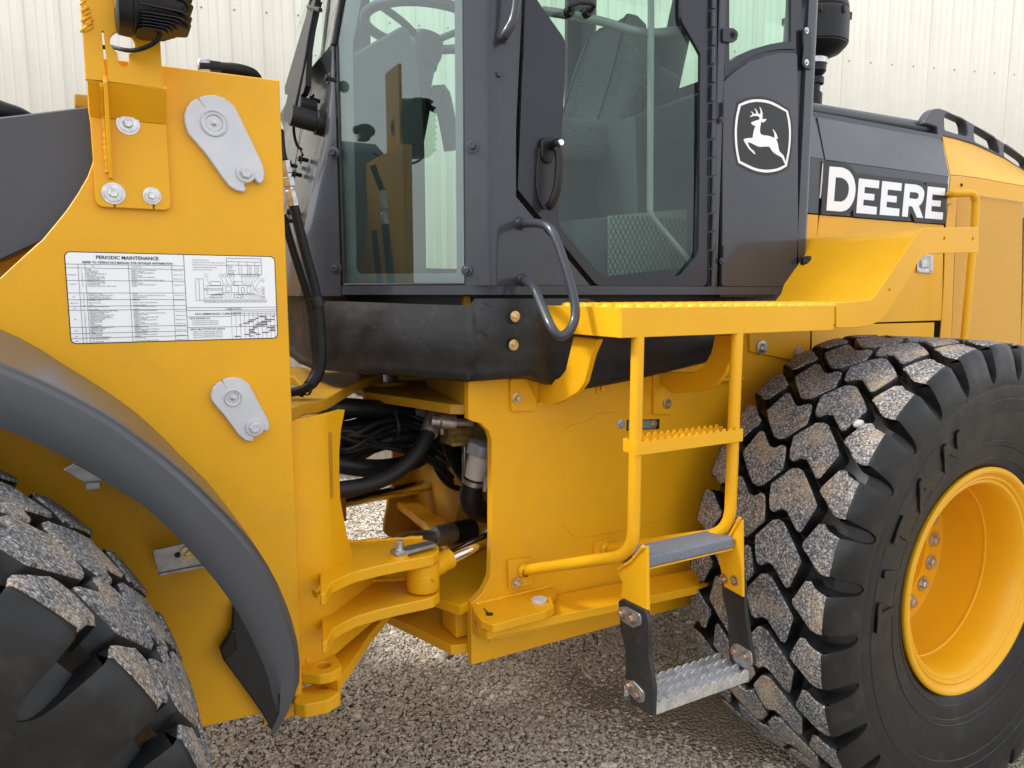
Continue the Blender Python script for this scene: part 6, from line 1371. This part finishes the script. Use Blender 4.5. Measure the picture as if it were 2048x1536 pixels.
hp_('side_post', [(1902, 352), (1915, 354), (1914, 400), (1911, 455), (1898, 800), (1871, 800), (1887, 600), (1893, 448)], YELB, Y=HD - .004)
def slope(name, px0, px1, m, Y1):
    P = [onY(x, y, HD) for x, y in px0] + [onY(x, y, Y1) for x, y in px1]
    return poly3(name, P, .005, m, hood)
YT = 1.985
slope('hood_slope', [(1651, 319), (1898, 353)], [(1883, 276), (1634, 231)], GRY, YT)
slope('hood_slope', [(1560, 304), (1647, 318)], [(1629, 231), (1560, 219)], GRY, YT)
cst = [(1885, 272), (1915, 279.5), (1948.5, 290), (1982, 305), (2009, 317), (2028, 328.6), (2048, 341), (2100, 376), (2160, 420)]
crs = [(1901, 349), (1925, 351), (1948.5, 354), (1975, 358), (1999, 363), (2025, 367), (2048, 371), (2110, 384), (2170, 400)]
rows_ = []
for k in range(5):
    t = k / 4; Yk = HD + (YT - HD) * t
    rows_.append([onY(c[0] + (s[0] - c[0]) * t, c[1] + (s[1] - c[1]) * t, Yk) for c, s in zip(crs, cst)])
vs = [p for r in rows_ for p in r]; n_ = len(crs); fs = [(j * n_ + i, j * n_ + i + 1, (j + 1) * n_ + i + 1, (j + 1) * n_ + i) for j in range(4) for i in range(n_ - 1)]
me = mesh_from('rear_hood_slope', vs, fs); bm = bmesh.new(); bm.from_mesh(me); bmesh.ops.recalc_face_normals(bm, faces=bm.faces)
if sum(f.normal.y for f in bm.faces) > 0: bmesh.ops.reverse_faces(bm, faces=bm.faces)
bmesh.ops.solidify(bm, geom=list(bm.faces), thickness=.005); bm.to_mesh(me); bm.free(); smooth(me, 50); link('rear_hood_slope', me, YELB, hood)
rb = hp_('rear_side_band', [(1902, 351), (1948.5, 356), (1999, 365), (2048, 373), (2170, 402), (2170, 440), (2048, 405), (1958, 392), (1916, 388), (1912, 384), (1904, 384)], YELB, Y=HD - .002)
bolt_px(1923, 370, HD - .003, .004, BLK, rb)
# perforated grille sheet
gm = bpy.data.materials.new('perforated_yellow_sheet'); gm.use_nodes = True; t = gm.node_tree; b = t.nodes['Principled BSDF']; N = t.nodes.new; K = t.links.new
g = N('ShaderNodeNewGeometry'); sp = N('ShaderNodeSeparateXYZ'); K(g.outputs['Position'], sp.inputs[0])
def sinw(sock, f):
    m1 = N('ShaderNodeMath'); m1.operation = 'MULTIPLY'; m1.inputs[1].default_value = f; K(sock, m1.inputs[0]); m2 = N('ShaderNodeMath'); m2.operation = 'SINE'; K(m1.outputs[0], m2.inputs[0]); return m2.outputs[0]
a = sinw(sp.outputs['Z'], 2 * math.pi / .0105); c = sinw(sp.outputs['X'], 2 * math.pi / .016)
mu = N('ShaderNodeMath'); mu.operation = 'MULTIPLY'; K(a, mu.inputs[0]); K(c, mu.inputs[1])
rr = N('ShaderNodeValToRGB'); rr.color_ramp.elements[0].position = .12; rr.color_ramp.elements[0].color = (.78, .40, .03, 1); rr.color_ramp.elements[1].position = .45; rr.color_ramp.elements[1].color = (.42, .21, .02, 1)
K(mu.outputs[0], rr.inputs[0]); K(rr.outputs[0], b.inputs['Base Color']); b.inputs['Roughness'].default_value = .5
bp = N('ShaderNodeBump'); bp.inputs['Strength'].default_value = .5; bp.inputs['Distance'].default_value = .002; bp.invert = True; K(mu.outputs[0], bp.inputs['Height']); K(bp.outputs[0], b.inputs['Normal'])
hp_('grille_sheet', [(1914, 390), (1958, 393), (2046, 406), (2044, 560), (2041, 690), (2030, 800), (1898, 800), (1912, 455)], gm, Y=HD + .004)
hp_('grille_sheet', [(2050, 406), (2170, 440), (2170, 800), (2036, 800), (2046, 600)], gm, Y=HD + .004)
# hood top edge, roof and closed back
tube('hood_top_edge', [onY(1560, 208, YT + .05), onY(1624, 222, YT + .05), onY(1874, 262, YT + .05)], .030, GRY, hood, seg=20, fr=0)
plate('hood_top', [(1.9, YT - .005), (onY(1883, 275, YT).x, YT - .005), (onY(1883, 275, YT).x, 2.8), (1.9, 2.8)], flat(onY(1634, 231, YT).z + .01), .03, GRY, hood)
box('engine_block', (2.25, 1.90, .75), (4.2, 2.9, 1.95), mat('engine_dark', (.02, .02, .02), .7), LD, .02)
# guard rail with three openings
rg = zc(1830, 200, 5.908, [(120, 280), (140, 225), (175, 170), (210, 125), (250, 100), (300, 98), (380, 125), (450, 160), (620, 240), (800, 345), (1000, 470), (1150, 570), (1288, 665), (1500, 830), (1750, 1050), (1750, 1200), (1450, 970), (1288, 838), (1170, 765), (1060, 695), (900, 620), (700, 525), (500, 465), (325, 425), (270, 436), (262, 320), (200, 300)])
h1 = zc(1830, 200, 5.908, [(352, 160), (450, 185), (550, 222), (590, 248), (612, 300), (628, 432), (500, 398), (352, 352)])
h2 = zc(1830, 200, 5.908, [(692, 312), (800, 365), (930, 440), (962, 480), (985, 560), (1000, 640), (880, 570), (710, 488)])
h3 = zc(1830, 200, 5.908, [(1045, 512), (1160, 590), (1288, 690), (1340, 740), (1350, 850), (1200, 760), (1062, 668)])
YG = YT - .004
plate('guard_rail', fillet(YL(rg, YG), .012, 3), side(YG), .045, BOOM, hood, holes=[fillet(YL(h, YG), .016, 4) for h in (h1, h2, h3)], bev=.006, res=2)
# seams
for a, b in (((1649, 320), (1639, 652)),):
    pass
# latch
lt = pl_px('hood_latch', [(1836, 512), (1867, 508), (1866, 546), (1835, 545)], HD - .008, .004, ZINC, hood, r=.004)
pl_px('latch_pocket', [(1842, 513), (1862, 511), (1861, 537), (1840, 537)], HD - .0095, .002, STEEL, lt, r=.003); pl_px('latch_lever', [(1845, 520), (1858, 519), (1858, 534), (1844, 534)], HD - .016, .007, GALV, lt, r=.002)
for x, y in ((1838, 542), (1863, 542)): bolt_px(x, y, HD - .009, .0035, ZINC, lt, False)
# handrail on the hood
tube('hood_handrail', [onY(1896, 389, HD - .006), onY(1908, 387, HD - .05), onY(1945, 386, HD - .085), onY(1952, 400, HD - .085), onY(1949, 460, HD - .085), onY(1929, 670, HD - .085), onY(1918, 790, HD - .085)], .0150, YELB, hood, fr=.035, seg=16)
box('handrail_pad', onY(1893, 408, HD - .008), onY(1903, 382, HD + .002), YELB, hood, .003)
# lettering on the grey band
zd = lambda l: zc(1640, 320, 7.585, l)
LY = HD - .0072
halo = [(100, 12), (330, 42), (430, 68), (500, 130), (545, 205), (700, 212), (920, 245), (1080, 262), (1260, 285), (1400, 300), (1520, 318), (1580, 352), (1600, 400), (1610, 330), (1945, 362), (1905, 965), (1560, 950), (1440, 938), (1380, 795), (1352, 930), (1000, 902), (560, 865), (505, 855), (500, 740), (470, 790), (400, 832), (300, 842), (20, 828), (55, 12)]
hl_ = plate('lettering_panel', YL(zd(halo), LY), side(LY), .0008, CHAR, gp_, bev=.0001, sm=False)
def arc_px(cx, cy, rx, ry, a0, a1, n=10): return [(cx + rx * math.cos(math.radians(a0 + (a1 - a0) * k / n)), cy + ry * math.sin(math.radians(a0 + (a1 - a0) * k / n))) for k in range(n + 1)]
D_o = [(145, 98), (300, 110)] + side_curve([(350, 116), (440, 165), (510, 270), (540, 430), (520, 580), (470, 690), (400, 760), (320, 782)], 4) + [(98, 765)]
D_i = [(240, 262), (300, 266)] + side_curve([(330, 270), (390, 305), (430, 370), (438, 450), (420, 540), (375, 605), (320, 632)], 4) + [(212, 625)]
def E_(p): return p
E1 = [(592, 278), (902, 314), (893, 432), (680, 408), (673, 503), (828, 518), (820, 615), (663, 600), (655, 687), (864, 712), (856, 828), (550, 802)]
E2 = [(945, 318), (1243, 353), (1234, 469), (1030, 448), (1022, 533), (1168, 550), (1160, 646), (1014, 632), (1008, 716), (1207, 740), (1199, 852), (904, 830)]
R_o = [(1290, 357), (1440, 372)] + side_curve([(1480, 380), (1545, 415), (1582, 490), (1570, 590), (1540, 660), (1500, 698)], 4) + [(1566, 880), (1470, 873), (1400, 706), (1345, 700), (1330, 863), (1243, 855)]
R_i = [(1365, 485), (1440, 490)] + side_curve([(1460, 493), (1490, 510), (1497, 545), (1485, 580), (1455, 592)], 3) + [(1357, 580)]
E3 = [(1637, 400), (1902, 430), (1896, 540), (1708, 522), (1700, 608), (1836, 620), (1828, 708), (1694, 697), (1688, 780), (1868, 795), (1860, 905), (1590, 882)]
for nm, po, ho in (('letter_d', D_o, [D_i]), ('letter_e', E1, []), ('letter_e', E2, []), ('letter_r', R_o, [R_i]), ('letter_e', E3, [])):
    plate(nm, YL(zd(po), LY - .0006), side(LY - .0006), .0005, WHT, hl_, holes=[YL(zd(h), LY - .0006) for h in ho], bev=.00003, sm=False)
# ---- air pre-cleaner behind the cab
ax = onY(1630, 100, 2.34); pc = link('air_precleaner', None, None, LD, Matrix.Translation((ax.x, ax.y, 2.40)))
d_pc = (ax - EYE).dot(FW); zy = lambda y: CAM_H + (588 - y) / F_PX * d_pc * 1.0
rp_ = 60 / F_PX * d_pc
lathe('precleaner_dome', [(0, zy(-12)), (rp_ * .55, zy(-9)), (rp_ * .84, zy(3)), (rp_ * .97, zy(24)), (rp_ * .99, zy(32)), (rp_ * .97, zy(34)), (rp_ * 1.0, zy(37)), (rp_ * 1.02, zy(48)), (rp_ * 1.02, zy(96)), (rp_ * .99, zy(98)), (rp_ * .97, zy(96)), (rp_ * .96, zy(50)), (0, zy(46))], (ax.x, ax.y, 0), (0, 0, 1), BLK, pc, 40)
for a in range(0, 360, 45): aa = math.radians(a); box('dome_clip', (ax.x + rp_ * 1.02 * math.cos(aa) - .007, ax.y + rp_ * 1.02 * math.sin(aa) - .007, zy(52)), (ax.x + rp_ * 1.03 * math.cos(aa) + .007, ax.y + rp_ * 1.03 * math.sin(aa) + .007, zy(38)), BLK, pc, .002)
lathe('precleaner_screen', [(rp_ * .92, zy(70)), (rp_ * .86, zy(100)), (rp_ * .55, zy(118)), (rp_ * .40, zy(122)), (rp_ * .38, zy(124)), (rp_ * .38, zy(146)), (rp_ * .33, zy(150)), (rp_ * .22, zy(156)), (rp_ * .22, zy(215)), (0, zy(215))], (ax.x, ax.y, 0), (0, 0, 1), BLK, pc, 32)
lathe('precleaner_outlet', [(rp_ * .5, zy(88)), (rp_ * .98, zy(84)), (rp_ * .99, zy(100)), (rp_ * .80, zy(112)), (rp_ * .5, zy(119))], (ax.x, ax.y, 0), (0, 0, 1), BLK, pc, 24)
lathe('clamp_band', [(rp_ * .385, zy(132)), (rp_ * .41, zy(132)), (rp_ * .41, zy(120)), (rp_ * .385, zy(120))], (ax.x, ax.y, 0), (0, 0, 1), ZINC, pc, 32)
lathe('clamp_band', [(rp_ * .30, zy(170)), (rp_ * .33, zy(170)), (rp_ * .33, zy(158)), (rp_ * .30, zy(158))], (ax.x, ax.y, 0), (0, 0, 1), BLK, pc, 32)
lathe('inlet_pipe', [(rp_ * .27, zy(186)), (rp_ * .30, zy(188)), (rp_ * .30, zy(215)), (0, zy(215))], (ax.x, ax.y, 0), (0, 0, 1), BLK, pc, 32)
# ---- hydraulic lines rising beside the front plate
hl2 = link('steering_lines', None, None, LD, Matrix.Translation((.4, 1.85, 1.3)))
YH = 1.83
tube('braided_hose', [onY(588, 412, YH), onY(598, 455, YH), onY(612, 510, YH), onY(626, 560, YH), onY(634, 600, YH), onY(640, 660, YH), onY(641, 720, YH), onY(630, 762, YH), onY(608, 778, YH + .02), onY(585, 784, YH + .04), onY(560, 786, YH + .06)], .0118, HOSE, hl2, cm=True, seg=14)
tube('braided_hose', [onY(566, 430, YH + .03), onY(580, 480, YH + .03), onY(600, 545, YH + .03), onY(617, 600, YH + .03), onY(628, 680, YH + .02), onY(630, 740, YH + .02), onY(600, 790, YH + .05)], .0095, HOSE, hl2, cm=True, seg=12)
tube('hose_sleeve', [onY(632, 594, YH), onY(638, 650, YH), onY(641, 710, YH), onY(636, 745, YH), onY(622, 768, YH)], .0155, HOSE, hl2, cm=True, seg=14)
tube('sleeve_end', [onY(629, 594, YH - .002), onY(636, 612, YH - .002)], .0185, BLK, hl2, seg=14)
fa = onY(586, 412, YH); fb = onY(568, 322, YH)
dfd = (fb - fa).normalized(); fl = (fb - fa).length
lathe('crimp_fitting', [(0, 0), (.0135, 0), (.0140, fl * .12), (.0125, fl * .33), (.0095, fl * .36), (.0095, fl * .42), (.0150, fl * .44), (.0150, fl * .62), (.011, fl * .64), (.011, fl * .72), (.0135, fl * .74), (.0125, fl * 1.0), (0, fl * 1.0)], fa, dfd, ZINC, hl2, 6)
tube('hose_stub', [fb, onY(563, 300, YH + .01), onY(560, 262, YH + .03)], .010, HOSE, hl2, cm=True, seg=12)
lathe('tie_strap', [(.0165, 0), (.0175, 0), (.0175, .008), (.0165, .008)], onY(612, 777, YH + .015), (1, .3, -.2), BLK, hl2, 16)
